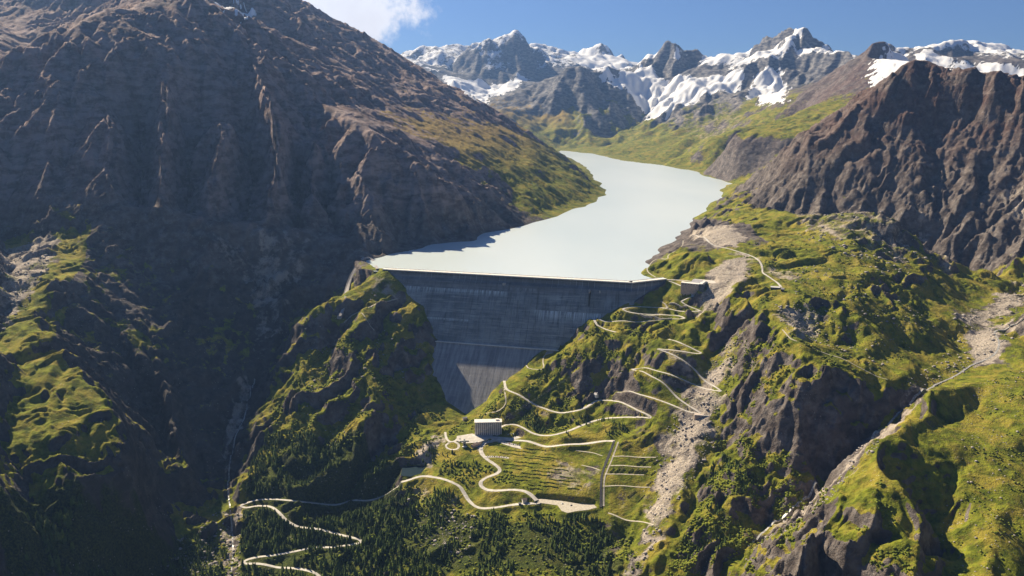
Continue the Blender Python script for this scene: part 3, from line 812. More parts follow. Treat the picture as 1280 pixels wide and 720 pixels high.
def layer(me, name, arrs):
    a = me.attributes.new(name, 'FLOAT_COLOR', 'POINT')
    v = np.stack([q.ravel() for q in arrs], 1).astype(np.float32)
    a.data.foreach_set('color', v.ravel())
def grid_mesh(name, r0, r1, c0, c1, mat):
    nr = r1 - r0; nc = c1 - c0
    S = (slice(r0, r1), slice(c0, c1))
    co = np.stack([GX[S], GY[S], H[S]], -1).reshape(-1, 3).astype(np.float32)
    idx = np.arange(nr * nc).reshape(nr, nc)
    q = np.stack([idx[:-1, :-1], idx[:-1, 1:], idx[1:, 1:], idx[1:, :-1]], -1).reshape(-1, 4)
    me = bpy.data.meshes.new(name)
    me.vertices.add(len(co)); me.vertices.foreach_set('co', co.ravel())
    me.loops.add(q.size); me.loops.foreach_set('vertex_index', q.ravel().astype(np.int32))
    me.polygons.add(len(q)); me.polygons.foreach_set('loop_start', (np.arange(len(q)) * 4).astype(np.int32))
    me.update()
    me.polygons.foreach_set('use_smooth', np.ones(len(q), bool))
    f = lambda G: np.clip(G[S], -2, 3)
    layer(me, 'cover', (f(grass), f(scree), f(snow), f(wood)))
    o = bpy.data.objects.new(name, me); COL.objects.link(o)
    me.materials.append(mat); o['kind'] = 'structure'
    return o

# ------------------------------------------------------------------ node helper
class NT:
    def __init__(s, mat): s.nt = mat.node_tree; s.n = s.nt.nodes; s.l = s.nt.links
    def node(s, t, **kw):
        n = s.n.new(t)
        for k, v in kw.items(): setattr(n, k, v)
        return n
    def inp(s, sock, v):
        if v is None: return
        if hasattr(v, 'is_output') or isinstance(v, bpy.types.NodeSocket): s.l.new(v, sock)
        elif isinstance(v, (tuple, list)) and len(v) == 3 and sock.type == 'RGBA': sock.default_value = (*v, 1)
        else: sock.default_value = v
    def math(s, op, a, b=None, c=None, clamp=False):
        n = s.node('ShaderNodeMath', operation=op, use_clamp=clamp)
        s.inp(n.inputs[0], a); s.inp(n.inputs[1], b)
        if c is not None: s.inp(n.inputs[2], c)
        return n.outputs[0]
    def mix(s, f, a, b, mode='MIX'):
        n = s.node('ShaderNodeMix', data_type='RGBA', blend_type=mode)
        s.inp(n.inputs[0], f); s.inp(n.inputs[6], a); s.inp(n.inputs[7], b)
        return n.outputs[2]
    def noise(s, vec, scale, detail=4, rough=0.55, dist=0.0):
        n = s.node('ShaderNodeTexNoise'); n.inputs['Scale'].default_value = scale; n.inputs['Detail'].default_value = detail
        n.inputs['Roughness'].default_value = rough; n.inputs['Distortion'].default_value = dist
        s.inp(n.inputs['Vector'], vec); return n.outputs[0]
    def step(s, x, a, b):
        n = s.node('ShaderNodeMapRange', interpolation_type='SMOOTHSTEP')
        s.inp(n.inputs[0], x); n.inputs[1].default_value = a; n.inputs[2].default_value = b
        return n.outputs[0]
    def map(s, vec, sc=(1, 1, 1), rot=(0, 0, 0)):
        n = s.node('ShaderNodeMapping'); s.inp(n.inputs[0], vec); n.inputs['Scale'].default_value = sc; n.inputs['Rotation'].default_value = rot
        return n.outputs[0]
def new_mat(name, rough=0.9, spec=0.2):
    m = bpy.data.materials.new(name); m.use_nodes = True
    b = m.node_tree.nodes['Principled BSDF']; b.inputs['Roughness'].default_value = rough
    b.inputs['Specular IOR Level'].default_value = spec
    return m, NT(m), b
def plain(name, col, rough=0.8, var=0.15, scale=0.3, bump=0.0, spec=0.3, metal=0.0):
    m, t, b = new_mat(name, rough, spec)
    g = t.node('ShaderNodeNewGeometry').outputs['Position']
    n = t.noise(g, scale, 5, 0.6)
    c0 = tuple(max(0, c * (1 - var)) for c in col); c1 = tuple(c * (1 + var) for c in col)
    t.inp(b.inputs['Base Color'], t.mix(t.step(n, 0.3, 0.7), c0, c1)); b.inputs['Metallic'].default_value = metal
    if bump:
        bn = t.node('ShaderNodeBump'); bn.inputs['Distance'].default_value = bump; t.inp(bn.inputs['Height'], n); t.inp(b.inputs['Normal'], bn.outputs[0])
    return m

def ground_material():
    m, t, b = new_mat('mountain_ground', 0.95, 0.1)
    geo = t.node('ShaderNodeNewGeometry'); P = geo.outputs['Position']
    at = t.node('ShaderNodeAttribute', attribute_name='cover')
    sep = t.node('ShaderNodeSeparateColor'); t.inp(sep.inputs[0], at.outputs['Color'])
    gr, sc, sn, wd = sep.outputs[0], sep.outputs[1], sep.outputs[2], at.outputs['Alpha']
    px = t.node('ShaderNodeSeparateXYZ'); t.inp(px.inputs[0], P)
    n1 = t.noise(P, 0.009, 6, 0.6); n2 = t.noise(P, 0.05, 6, 0.65); n3 = t.noise(P, 0.28, 5, 0.65); n4 = t.noise(P, 0.02, 5, 0.6, 0.6)
    # rock: layered grey and brown, redder on the high right mountain
    strat = t.noise(t.map(P, (0.018, 0.018, 0.045), (0.6, 0.45, 0.3)), 1.0, 6, 0.6)
    rock = t.mix(t.step(strat, 0.35, 0.66), (0.065, 0.052, 0.047), (0.165, 0.140, 0.125))
    rock = t.mix(t.step(n2, 0.40, 0.75), rock, (0.24, 0.215, 0.20))
    rock = t.mix(t.math('MULTIPLY', t.step(n4, 0.55, 0.35), 0.6), rock, (0.075, 0.062, 0.060))
    red = t.math('MULTIPLY', t.step(px.outputs[2], 120, 420), t.step(n1, 0.3, 0.6))
    red = t.math('MULTIPLY', red, t.step(px.outputs[1], 6800, 4800))
    rock = t.mix(t.math('MULTIPLY', red, 0.6), rock, t.mix(t.step(px.outputs[0], 300, 700), t.mix(t.step(n2, 0.4, 0.65), (0.20, 0.11, 0.08), (0.48, 0.31, 0.235)), t.mix(t.step(n2, 0.4, 0.68), (0.10, 0.052, 0.045), (0.19, 0.115, 0.095))))  # red rock of the left uplands lightened in colour to look sunlit
    wallc = t.math('MULTIPLY', t.math('MULTIPLY', t.step(px.outputs[1], 2150, 2300), t.step(px.outputs[0], 500, 300)), t.step(px.outputs[2], 60, 150))
    rock = t.mix(t.math('MULTIPLY', wallc, 0.55), rock, t.mix(t.step(strat, 0.38, 0.62), (0.13, 0.095, 0.09), (0.42, 0.33, 0.31)))
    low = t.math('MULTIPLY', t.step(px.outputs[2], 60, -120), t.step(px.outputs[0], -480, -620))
    rock = t.mix(t.math('MULTIPLY', low, 0.55), rock, (0.035, 0.036, 0.038))  # rock of the left valley darkened in colour to deepen its shade
    # far peaks: cold grey limestone with dark bands
    farf = t.step(px.outputs[1], 6500, 8500)
    frock = t.mix(t.step(strat, 0.42, 0.6), (0.085, 0.085, 0.09), (0.24, 0.23, 0.225))
    rock = t.mix(farf, rock, frock)
    # scree and river gravel
    scol = t.mix(t.step(n3, 0.35, 0.7), (0.24, 0.205, 0.17), (0.60, 0.53, 0.44))
    scol = t.mix(t.step(n4, 0.4, 0.7), scol, (0.40, 0.345, 0.29))
    scm = t.math('ADD', sc, t.math('MULTIPLY', t.math('SUBTRACT', n2, 0.5), 1.3))
    scm = t.math('ADD', scm, t.math('MULTIPLY', t.math('SUBTRACT', n4, 0.5), 1.2))
    # grass
    g1 = t.mix(t.step(n2, 0.35, 0.68), (0.070, 0.092, 0.008), (0.225, 0.245, 0.020))
    g1 = t.mix(t.step(n4, 0.42, 0.66), g1, (0.290, 0.240, 0.035))
    g1 = t.mix(t.step(n3, 0.56, 0.78), g1, (0.038, 0.060, 0.012))
    g1 = t.mix(t.math('MULTIPLY', t.step(t.noise(P, 0.11, 4, 0.7, 0.4), 0.52, 0.68), 0.55), g1, (0.16, 0.115, 0.035))
    upl = t.math('MULTIPLY', t.step(px.outputs[2], 90, 330), t.step(px.outputs[0], 700, 500))
    g1 = t.mix(t.math('MULTIPLY', upl, 0.85), g1, (0.34, 0.23, 0.075))  # dry upland grass, its colour brightened to make the slope look sunlit
    gm = t.math('ADD', gr, t.math('MULTIPLY', t.math('SUBTRACT', n2, 0.5), 1.7))
    gm = t.math('ADD', gm, t.math('MULTIPLY', t.math('SUBTRACT', n3, 0.5), 0.9))
    col = t.mix(t.step(gm, 0.28, 0.62), rock, g1)
    col = t.mix(t.step(scm, 0.38, 0.85), col, scol)
    wm = t.math('ADD', wd, t.math('MULTIPLY', t.math('SUBTRACT', n2, 0.5), 1.2))
    wcol = t.mix(t.step(n3, 0.4, 0.65), (0.016, 0.030, 0.008), (0.075, 0.095, 0.018))
    col = t.mix(t.math('MULTIPLY', t.step(wm, 0.4, 0.8), 0.85), col, wcol)
    # boulders: small pale specks on grass and rubble
    vo = t.node('ShaderNodeTexVoronoi'); vo.inputs['Scale'].default_value = 0.13; t.inp(vo.inputs['Vector'], P)
    bd = t.math('MULTIPLY', t.step(vo.outputs['Distance'], 0.20, 0.12), t.step(n4, 0.50, 0.60))
    bd = t.math('MULTIPLY', bd, t.step(px.outputs[1], 3400, 2600))
    col = t.mix(t.math('MULTIPLY', bd, 0.55), col, (0.42, 0.39, 0.36))
    sm = t.math('ADD', sn, t.math('MULTIPLY', t.math('SUBTRACT', n1, 0.5), 0.9))
    sm = t.math('ADD', sm, t.math('MULTIPLY', t.math('SUBTRACT', n4, 0.5), 0.8))
    sm = t.step(sm, 0.42, 0.56)
    col = t.mix(sm, col, (0.86, 0.87, 0.88))
    t.inp(b.inputs['Base Color'], col)
    hgt = t.math('ADD', t.math('MULTIPLY', n2, 9.5), t.math('MULTIPLY', n3, 3.2))
    hgt = t.math('ADD', hgt, t.math('MULTIPLY', strat, 3.5))
    hgt = t.math('MULTIPLY', hgt, t.math('SUBTRACT', 1.0, t.math('MULTIPLY', sm, 0.8)))
    hgt = t.math('MULTIPLY', hgt, t.math('SUBTRACT', 1.0, t.math('MULTIPLY', farf, 0.55)))
    bn = t.node('ShaderNodeBump'); bn.inputs['Distance'].default_value = 1.0; bn.inputs['Strength'].default_value = 0.85
    t.inp(bn.inputs['Height'], hgt); t.inp(b.inputs['Normal'], bn.outputs[0])
    return m
M_GROUND = ground_material()
R1 = int(np.searchsorted(RT, 2200)); R2 = int(np.searchsorted(RT, 5600)); CM = int(np.searchsorted(CT, 0.17))
grid_mesh('valley_hillside', 0, R1 + 1, 0, NC, M_GROUND)
grid_mesh('left_mountain', R1, R2 + 1, 0, CM + 1, M_GROUND)
grid_mesh('right_mountain', R1, R2 + 1, CM, NC, M_GROUND)
grid_mesh('far_mountains', R2, NR, 0, NC, M_GROUND)
print('land', round(time.time()-T0, 1), 'quads', (NR-1)*(NC-1))

# ------------------------------------------------------------------ lake
def water_material():
    m, t, b = new_mat('glacial_water', 0.32, 0.5)
    P = t.node('ShaderNodeNewGeometry').outputs['Position']
    n = t.noise(t.map(P, (0.002, 0.0007, 0.002)), 1.0, 4, 0.5)
    t.inp(b.inputs['Base Color'], t.mix(t.step(n, 0.3, 0.7), (0.52, 0.60, 0.62), (0.61, 0.675, 0.68)))
    w = t.noise(P, 0.12, 4, 0.6)
    bn = t.node('ShaderNodeBump'); bn.inputs['Distance'].default_value = 0.25; t.inp(bn.inputs['Height'], w); t.inp(b.inputs['Normal'], bn.outputs[0])
    return m
me = bpy.data.meshes.new('lake')
lp = [(p[0], p[1]) for p in LAKEPOLY]
cxy = np.mean(np.array(lp), 0)
def grow(pts, r):          # push the outline outwards so that the water runs under its banks
    out = []; n = len(pts)
    ar = sum(pts[i-1][0]*pts[i][1]-pts[i][0]*pts[i-1][1] for i in range(n))
    sg = 1 if ar > 0 else -1
    for i in range(n):
        a, b, c = np.array(pts[i-1]), np.array(pts[i]), np.array(pts[(i+1) % n])
        e1 = (b-a)/(np.linalg.norm(b-a)+1e-9); e2 = (c-b)/(np.linalg.norm(c-b)+1e-9)
        nr = np.array((e1[1]+e2[1], -(e1[0]+e2[0]))) * sg; nr /= (np.linalg.norm(nr)+1e-9)
        r2 = r if b[1] > 2300 else (25 if b[1] > 2110 else 0)
        if np.hypot(*(b-DC[:2])) < 1: r2 = 0
        out.append(tuple(b + nr*r2))
    return out
lp = grow(lp, 90)
bm = bmesh.new(); f = bm.faces.new([bm.verts.new((x, y, 0)) for x, y in lp]); f.normal_update()
if f.normal.z < 0: f.normal_flip()
bmesh.ops.triangulate(bm, faces=bm.faces[:]); bm.to_mesh(me); bm.free()
lake = bpy.data.objects.new('lake', me); COL.objects.link(lake); me.materials.append(water_material()); lake['kind'] = 'structure'

# ------------------------------------------------------------------ roads and paths as ribbons just above the ground
M_ROAD = plain('pale_asphalt', (0.52, 0.49, 0.44), 0.9, 0.18, 0.12)
M_PATH = plain('trodden_gravel', (0.46, 0.42, 0.34), 0.95, 0.18, 0.3)
M_SHOULDER = plain('road_shoulder', (0.28, 0.26, 0.19), 0.95, 0.3, 0.4)
def ribbon(p, wdt, lift, conform=0.0):
    p = resample(p, 3.0)
    d = np.gradient(p[:, :2], axis=0); d /= np.linalg.norm(d, axis=1)[:, None] + 1e-9
    nn = np.stack([-d[:, 1], d[:, 0]], 1)
    rng = np.random.RandomState(len(p)); wv = wdt/2 * (1 + 0.08 * np.convolve(rng.randn(len(p)+8), np.ones(9)/3, 'valid'))
    V = []; F = []
    for s in (-1.15, -0.4, 0.4, 1.15):
        q = p[:, :2] + nn * (wv*s)[:, None]
        g = gsample(H, q[:, 0], q[:, 1])
        zc = np.maximum(p[:, 2], g) + lift
        V.append(np.c_[q, zc])
    n = len(p); V = np.stack(V, 1)
    V[:, :, 2] = V[:, :, 2].max(1)[:, None] * 0.6 + V[:, :, 2] * 0.4
    skirt0 = V[:, 0].copy(); skirt0[:, 2] -= 2.2; skirt1 = V[:, -1].copy(); skirt1[:, 2] -= 2.2
    V = np.concatenate([skirt0[:, None], V, skirt1[:, None]], 1)
    for i in range(n-1):
        for j in range(5): F.append((i*6+j, i*6+j+1, (i+1)*6+j+1, (i+1)*6+j))
    return V.reshape(-1, 3), F
def mesh_obj(name, V, F, mat, parent=None, smooth=False):
    me = bpy.data.meshes.new(name); me.from_pydata([tuple(v) for v in V], [], F); me.update()
    o = bpy.data.objects.new(name, me); COL.objects.link(o); me.materials.append(mat)
    if smooth: me.polygons.foreach_set('use_smooth', np.ones(len(me.polygons), bool))
    if parent: o.parent = parent; o.matrix_parent_inverse = parent.matrix_world.inverted() if 0 else o.matrix_parent_inverse
    return o
for kind, wdt, p in CUTS:
    V, F = ribbon(p, wdt, 0.25)
    o = mesh_obj(kind, V, F, M_ROAD if kind == 'access_road' else M_PATH)
    o['kind'] = 'structure'
def flat_pad(name, pts, mat, lift=0.3):
    z = pts[0][2]
    zmax = z + lift
    V = [(a, b, zmax) for a, b, _ in pts] + [(a, b, zmax-3) for a, b, _ in pts]; n = len(pts)
    F = [tuple(range(n))] + [(i, (i+1) % n, n+(i+1) % n, n+i) for i in range(n)]
    o = mesh_obj(name, V, F, mat); o['kind'] = 'structure'
    bm = bmesh.new(); bm.from_mesh(o.data); bmesh.ops.recalc_face_normals(bm, faces=bm.faces[:]); bm.to_mesh(o.data); bm.free()
    return o
flat_pad('gravel_terrace', PAD_LOT, M_PATH)
flat_pad('forecourt', PAD_APRON, M_ROAD, 0.34)
flat_pad('parking_area', PAD_CARS, M_ROAD, 0.31)
flat_pad('station_yard', PAD_STATION, M_ROAD, 0.3)
# ------------------------------------------------------------------ object helpers
def setp(o, label=None, cat=None, group=None, kind=None):
    if label: o['label'] = label
    if cat: o['category'] = cat
    if group: o['group'] = group
    if kind: o['kind'] = kind
    return o
def empty(name, loc, rz=0.0, **kw):
    o = bpy.data.objects.new(name, None); COL.objects.link(o); o.location = loc; o.rotation_euler = (0, 0, rz)
    return setp(o, **kw)
def part(name, me, parent, loc=(0, 0, 0), rot=(0, 0, 0), sc=(1, 1, 1)):
    o = bpy.data.objects.new(name, me); COL.objects.link(o); o.parent = parent; o.location = loc; o.rotation_euler = rot; o.scale = sc
    return o
class MB:
    def __init__(s): s.V = []; s.F = []
    def box(s, x0, x1, y0, y1, z0, z1):
        k = len(s.V)
        s.V += [(x0,y0,z0),(x1,y0,z0),(x1,y1,z0),(x0,y1,z0),(x0,y0,z1),(x1,y0,z1),(x1,y1,z1),(x0,y1,z1)]
        s.F += [tuple(k+i for i in f) for f in ((3,2,1,0),(4,5,6,7),(0,1,5,4),(1,2,6,5),(2,3,7,6),(3,0,4,7))]
        return s
    def poly(s, V, F):
        k = len(s.V); s.V += [tuple(v) for v in V]; s.F += [tuple(k+i for i in f) for f in F]; return s
    def cyl(s, a, b, r0, r1=None, n=8):
        r1 = r0 if r1 is None else r1
        a = Vector(a); b = Vector(b); d = (b-a).normalized(); u = d.orthogonal().normalized(); w = d.cross(u)
        k = len(s.V)
        for c, r in ((a, r0), (b, r1)):
            for i in range(n):
                t = 2*math.pi*i/n; s.V.append(tuple(c + u*math.cos(t)*r + w*math.sin(t)*r))
        s.F += [(k+i, k+(i+1) % n, k+n+(i+1) % n, k+n+i) for i in range(n)] + [tuple(k+i for i in range(n))[::-1], tuple(k+n+i for i in range(n))]
        return s
    def mesh(s, name, mat, bevel=0.0):
        me = bpy.data.meshes.new(name); me.from_pydata(s.V, [], s.F); me.update()
        bm = bmesh.new(); bm.from_mesh(me); bmesh.ops.recalc_face_normals(bm, faces=bm.faces[:])
        if bevel: bmesh.ops.bevel(bm, geom=bm.edges[:], offset=bevel, segments=1, affect='EDGES')
        bm.to_mesh(me); bm.free(); me.materials.append(mat); return me

# ------------------------------------------------------------------ the dam, monolith by monolith
LBLK = float(np.linalg.norm((DB-DA)[:2])) + 14.0; BW = LBLK / int(round(LBLK / 15.6))
def dam_material():
    m, t, b = new_mat('weathered_dam_concrete', 0.92, 0.15)
    P = t.node('ShaderNodeNewGeometry').outputs['Position']
    rot = math.atan2(ddir[1], ddir[0])
    Pr = t.map(P, (1, 1, 1), (0, 0, -rot))
    sx = t.node('ShaderNodeSeparateXYZ'); t.inp(sx.inputs[0], P)
    z = sx.outputs[2]
    vs = t.noise(t.map(Pr, (0.16, 0.02, 0.008)), 1.0, 5, 0.65)          # drips down the face
    hs = t.noise(t.map(Pr, (0.01, 0.01, 0.28)), 1.0, 4, 0.7)            # lift bands
    bl = t.noise(P, 0.03, 6, 0.65); fi = t.noise(P, 0.5, 4, 0.7)
    col = t.mix(t.step(bl, 0.35, 0.68), (0.17, 0.19, 0.20), (0.36, 0.385, 0.39))
    col = t.mix(t.math('MULTIPLY', t.step(hs, 0.50, 0.66), 0.7), col, (0.50, 0.50, 0.47))
    col = t.mix(t.math('MULTIPLY', t.step(hs, 0.46, 0.34), 0.6), col, (0.08, 0.085, 0.09))
    col = t.mix(t.math('MULTIPLY', t.step(vs, 0.56, 0.74), 0.55), col, (0.33, 0.34, 0.32))
    col = t.mix(t.math('MULTIPLY', t.step(vs, 0.46, 0.30), 0.55), col, (0.045, 0.048, 0.05))
    info = t.node('ShaderNodeObjectInfo')
    col = t.mix(t.math('MULTIPLY', info.outputs['Random'], 0.35), col, (0.22, 0.22, 0.21))
    col = t.mix(t.math('MULTIPLY', t.step(fi, 0.5, 0.75), 0.3), col, (0.05, 0.055, 0.06))
    # the higher casting stages are browner than the middle; lime has leaked out along two lift lines
    col = t.mix(t.math('MULTIPLY', t.step(z, -38, -18), 0.5), col, (0.15, 0.125, 0.11))
    def leak(z0, drop, xa, xb, k):
        a = t.math('MULTIPLY', t.step(z, z0 - drop, z0 - 1), t.step(z, z0 + 1.2, z0))
        a = t.math('MULTIPLY', a, t.math('MULTIPLY', t.step(sx.outputs[0], xa, xa + 12), t.step(sx.outputs[0], xb + 12, xb)))
        n = t.noise(t.map(Pr, (0.35, 0.02, 0.01)), 1.0, 4, 0.6)
        ex = t.step(n, 0.38, 0.66)
        return t.math('MULTIPLY', t.math('MULTIPLY', a, ex), k)
    for a in ((-30, 16, -300, -20, 0.75), (-66, 34, 52, 215, 0.95), (-97, 6, -230, -110, 0.5), (-20, 9, -10, 60, 0.3)):
        col = t.mix(leak(*a), col, (0.74, 0.80, 0.80))
    # lime lines along the upright joints
    sj = t.math('ADD', t.math('MULTIPLY', sx.outputs[0], float(ddir[0])), t.math('MULTIPLY', sx.outputs[1], float(ddir[1])))
    sj = t.math('DIVIDE', t.math('SUBTRACT', sj, float(ddir @ DA[:2]) - 14.0), BW)
    fr = t.math('ABSOLUTE', t.math('SUBTRACT', t.math('FRACT', sj), 0.5))
    jl = t.math('MULTIPLY', t.step(fr, 0.455, 0.49), t.step(t.noise(P, 0.02, 4, 0.7), 0.40, 0.62))
    col = t.mix(t.math('MULTIPLY', jl, 0.8), col, (0.58, 0.62, 0.61))
    # below the lower gallery a paler colour stands in for grazing sunlight
    col = t.mix(t.math('MULTIPLY', t.step(z, -147, -150), 0.75), col, t.mix(t.step(vs, 0.35, 0.7), (0.24, 0.23, 0.23), (0.44, 0.42, 0.41)))
    t.inp(b.inputs['Base Color'], col)
    bn = t.node('ShaderNodeBump'); bn.inputs['Distance'].default_value = 0.5; t.inp(bn.inputs['Height'], t.math('ADD', hs, fi)); t.inp(b.inputs['Normal'], bn.outputs[0])
    return m
M_DAM = dam_material()
M_CREST = plain('crest_concrete', (0.74, 0.72, 0.66), 0.85, 0.08, 0.1)
M_CONC = plain('pale_concrete', (0.46, 0.44, 0.41), 0.85, 0.12, 0.15)
M_DARK = plain('dark_opening', (0.02, 0.022, 0.026), 0.6, 0.2, 0.5)
dam = empty('dam', (float(DA[0]), float(DA[1]), CREST), 0.0, label='huge straight concrete gravity dam holding back the pale lake between two green spurs', cat='dam')
ZB = -148.0
def profile(off):
    # (distance downstream of the crest edge, level)
    p = [(-17, CREST), (-0.5, CREST), (-0.5, CREST - 7), (2.5 + off, CREST - 14), (12.6 + off, CREST - 20)]
    p += [(BATTER * (CREST - z) + off, z) for z in (-45, -80, -115, ZB)]
    f0 = BATTER * (CREST - ZB) + 5.0
    p += [(f0, ZB - 0.2), (f0 + 0.3, ZB - 3), (f0 + 1.15 * 60, ZB - 60), (f0 + 1.15 * 135, ZB - 135), (-17, ZB - 135)]
    return p
def local(P): return np.array(P) - np.array((DA[0], DA[1], CREST))
def block(A, d, n, s0, s1, off, e0=1.0, e1=1.0, prof=None):
    pr = prof or profile(off); V = []
    for s in (s0, s1):
        for q, z in pr: V.append((A[0] - DA[0] + d[0]*s + n[0]*q, A[1] - DA[1] + d[1]*s + n[1]*q, z - CREST))
    k = len(pr)
    F = [tuple(range(k))[::-1], tuple(range(k, 2*k))] + [(i, (i+1) % k, k+(i+1) % k, k+i) for i in range(k)]
    return V, F
rb = random.Random(3)
def row_of_blocks(A, B, n, s_start=0.0, s_extra=0.0):
    Lr = float(np.linalg.norm((B-A)[:2])); d = (B-A)[:2] / Lr
    nb = int(round((Lr + s_extra - s_start) / 15.6)); w = (Lr + s_extra - s_start) / nb
    for i in range(nb):
        V, F = block(A, d, n, s_start + i*w + 0.35, s_start + (i+1)*w - 0.35, rb.uniform(-0.25, 0.25))
        m = MB().poly(V, F).mesh('concrete_block', M_DAM)
        part('concrete_block', m, dam)
    # joint filling, set back behind the faces
    V, F = block(A, d, n, s_start, Lr + s_extra, -1.2)
    V = [(x, y, z - 0.6) for x, y, z in V]
    part('joint_filling', MB().poly(V, F).mesh('joint_filling', M_DAM), dam)
    return d, Lr
d1, L1 = row_of_blocks(DA, DB, dn, -14.0, 0.0)
d2 = (DC - DB)[:2]; d2 = d2 / np.linalg.norm(d2); n2v = np.array((d2[1], -d2[0]))
row_of_blocks(DB, DC, n2v, 3.0, 6.0)
# wedge that closes the bend
pr = profile(-0.4); V = []; F = []
for q, z in pr: V.append((*(DB[:2] - DA[:2] + dn*q), z - CREST))
for q, z in pr: V.append((*(DB[:2] - DA[:2] + n2v*q + d2*3), z - CREST))
k = len(pr); F = [tuple(range(k)), tuple(range(k, 2*k))[::-1]] + [(i, (i+1) % k, k+(i+1) % k, k+i) for i in range(k)]
part('corner_block', MB().poly(V, F).mesh('corner_block', M_DAM), dam)
def strip(name, A, d, n, s0, s1, q0, q1, z0, z1, mat):
    V = []
    for s in (s0, s1):
        for q, z in ((q0, z0), (q1, z0), (q1, z1), (q0, z1)): V.append((A[0]-DA[0]+d[0]*s+n[0]*q, A[1]-DA[1]+d[1]*s+n[1]*q, z-CREST))
    F = [(0,1,2,3),(7,6,5,4),(0,4,5,1),(1,5,6,2),(2,6,7,3),(3,7,4,0)]
    return part(name, MB().poly(V, F).mesh(name, mat), dam)
LD2 = float(np.linalg.norm((DC-DB)[:2]))
M_ROADGREY = plain('crest_road_surface', (0.42, 0.40, 0.37), 0.9, 0.1, 0.2)
for A, d, n, s0, s1 in ((DA, d1, dn, -14, L1), (DB, d2, n2v, 0.5, LD2 + 7)):
    strip('crest_road', A, d, n, s0, s1, -16.6, -0.9, CREST, CREST + 0.3, M_CREST)
    strip('parapet', A, d, n, s0, s1, -0.7, 0.3, CREST - 1.6, CREST + 0.95, M_CREST)
    strip('parapet', A, d, n, s0, s1, -17.6, -16.7, CREST - 3.5, CREST + 1.3, M_CREST)
    strip('footway', A, d, n, s0, s1, -4.2, -0.72, CREST + 0.3, CREST + 0.5, M_CREST)
fz_ = BATTER * (CREST - ZB)
strip('lower_gallery_walkway', DA, d1, dn, 60, L1 - 60, fz_ + 0.3, fz_ + 5.6, ZB - 0.25, ZB + 0.9, M_CREST)
# crest lamps and the valve house boxes on the face
for s in np.arange(10, L1, 50):
    o = MB().cyl((0, 0, 0), (0, 0, 7), 0.16, 0.1, 6).box(-0.2, 0.2, -1.2, 0.1, 6.9, 7.1).mesh('lamp_post', M_CONC) if s == 10 else o
    p = DA[:2] + d1 * s + dn * (-14.0)
    part('lamp_post', o, dam, (p[0]-DA[0], p[1]-DA[1], 0.3), (0, 0, math.atan2(d1[1], d1[0])))
for s, zt, w in ((322, -10, 8), (545, -14, 4), (572, -15, 3)):
    strip('outlet_housing', DA, d1, dn, s, s + w, BATTER*(CREST - zt) - 4, BATTER*(CREST - zt) + 2.6, zt - 6, zt, M_CONC)
strip('inspection_shaft', DA, d1, dn, 549.3, 551.2, 4, BATTER*(CREST + 52) + 0.9, -51, -17, M_DARK).rotation_euler = (0, 0, 0)
# ------------------------------------------------------------------ buildings and other things people made
M_GLASS = plain('dark_window_glass', (0.06, 0.075, 0.09), 0.25, 0.2, 0.5, 0, 0.6)
M_FAC = plain('facade_panel', (0.66, 0.62, 0.56), 0.8, 0.08, 0.2)
M_FAC2 = plain('facade_rib', (0.80, 0.77, 0.70), 0.8, 0.06, 0.2)
M_ROOFW = plain('pale_flat_roof', (0.74, 0.71, 0.66), 0.8, 0.06, 0.1)
M_BROWN = plain('weathered_brown_roof', (0.26, 0.19, 0.15), 0.85, 0.15, 0.3)
M_STONE = plain('masonry', (0.50, 0.40, 0.33), 0.9, 0.25, 0.35, 0.15)
M_GREYR = plain('grey_sheet_roof', (0.36, 0.35, 0.36), 0.7, 0.1, 0.2)
M_BLUEG = plain('slate_blue_cladding', (0.10, 0.12, 0.13), 0.7, 0.2, 0.3)
M_TIMBER = plain('dark_timber', (0.055, 0.045, 0.035), 0.9, 0.3, 0.6)
M_STEEL = plain('grey_steel', (0.25, 0.26, 0.27), 0.5, 0.1, 1.0, 0, 0.4, 0.6)

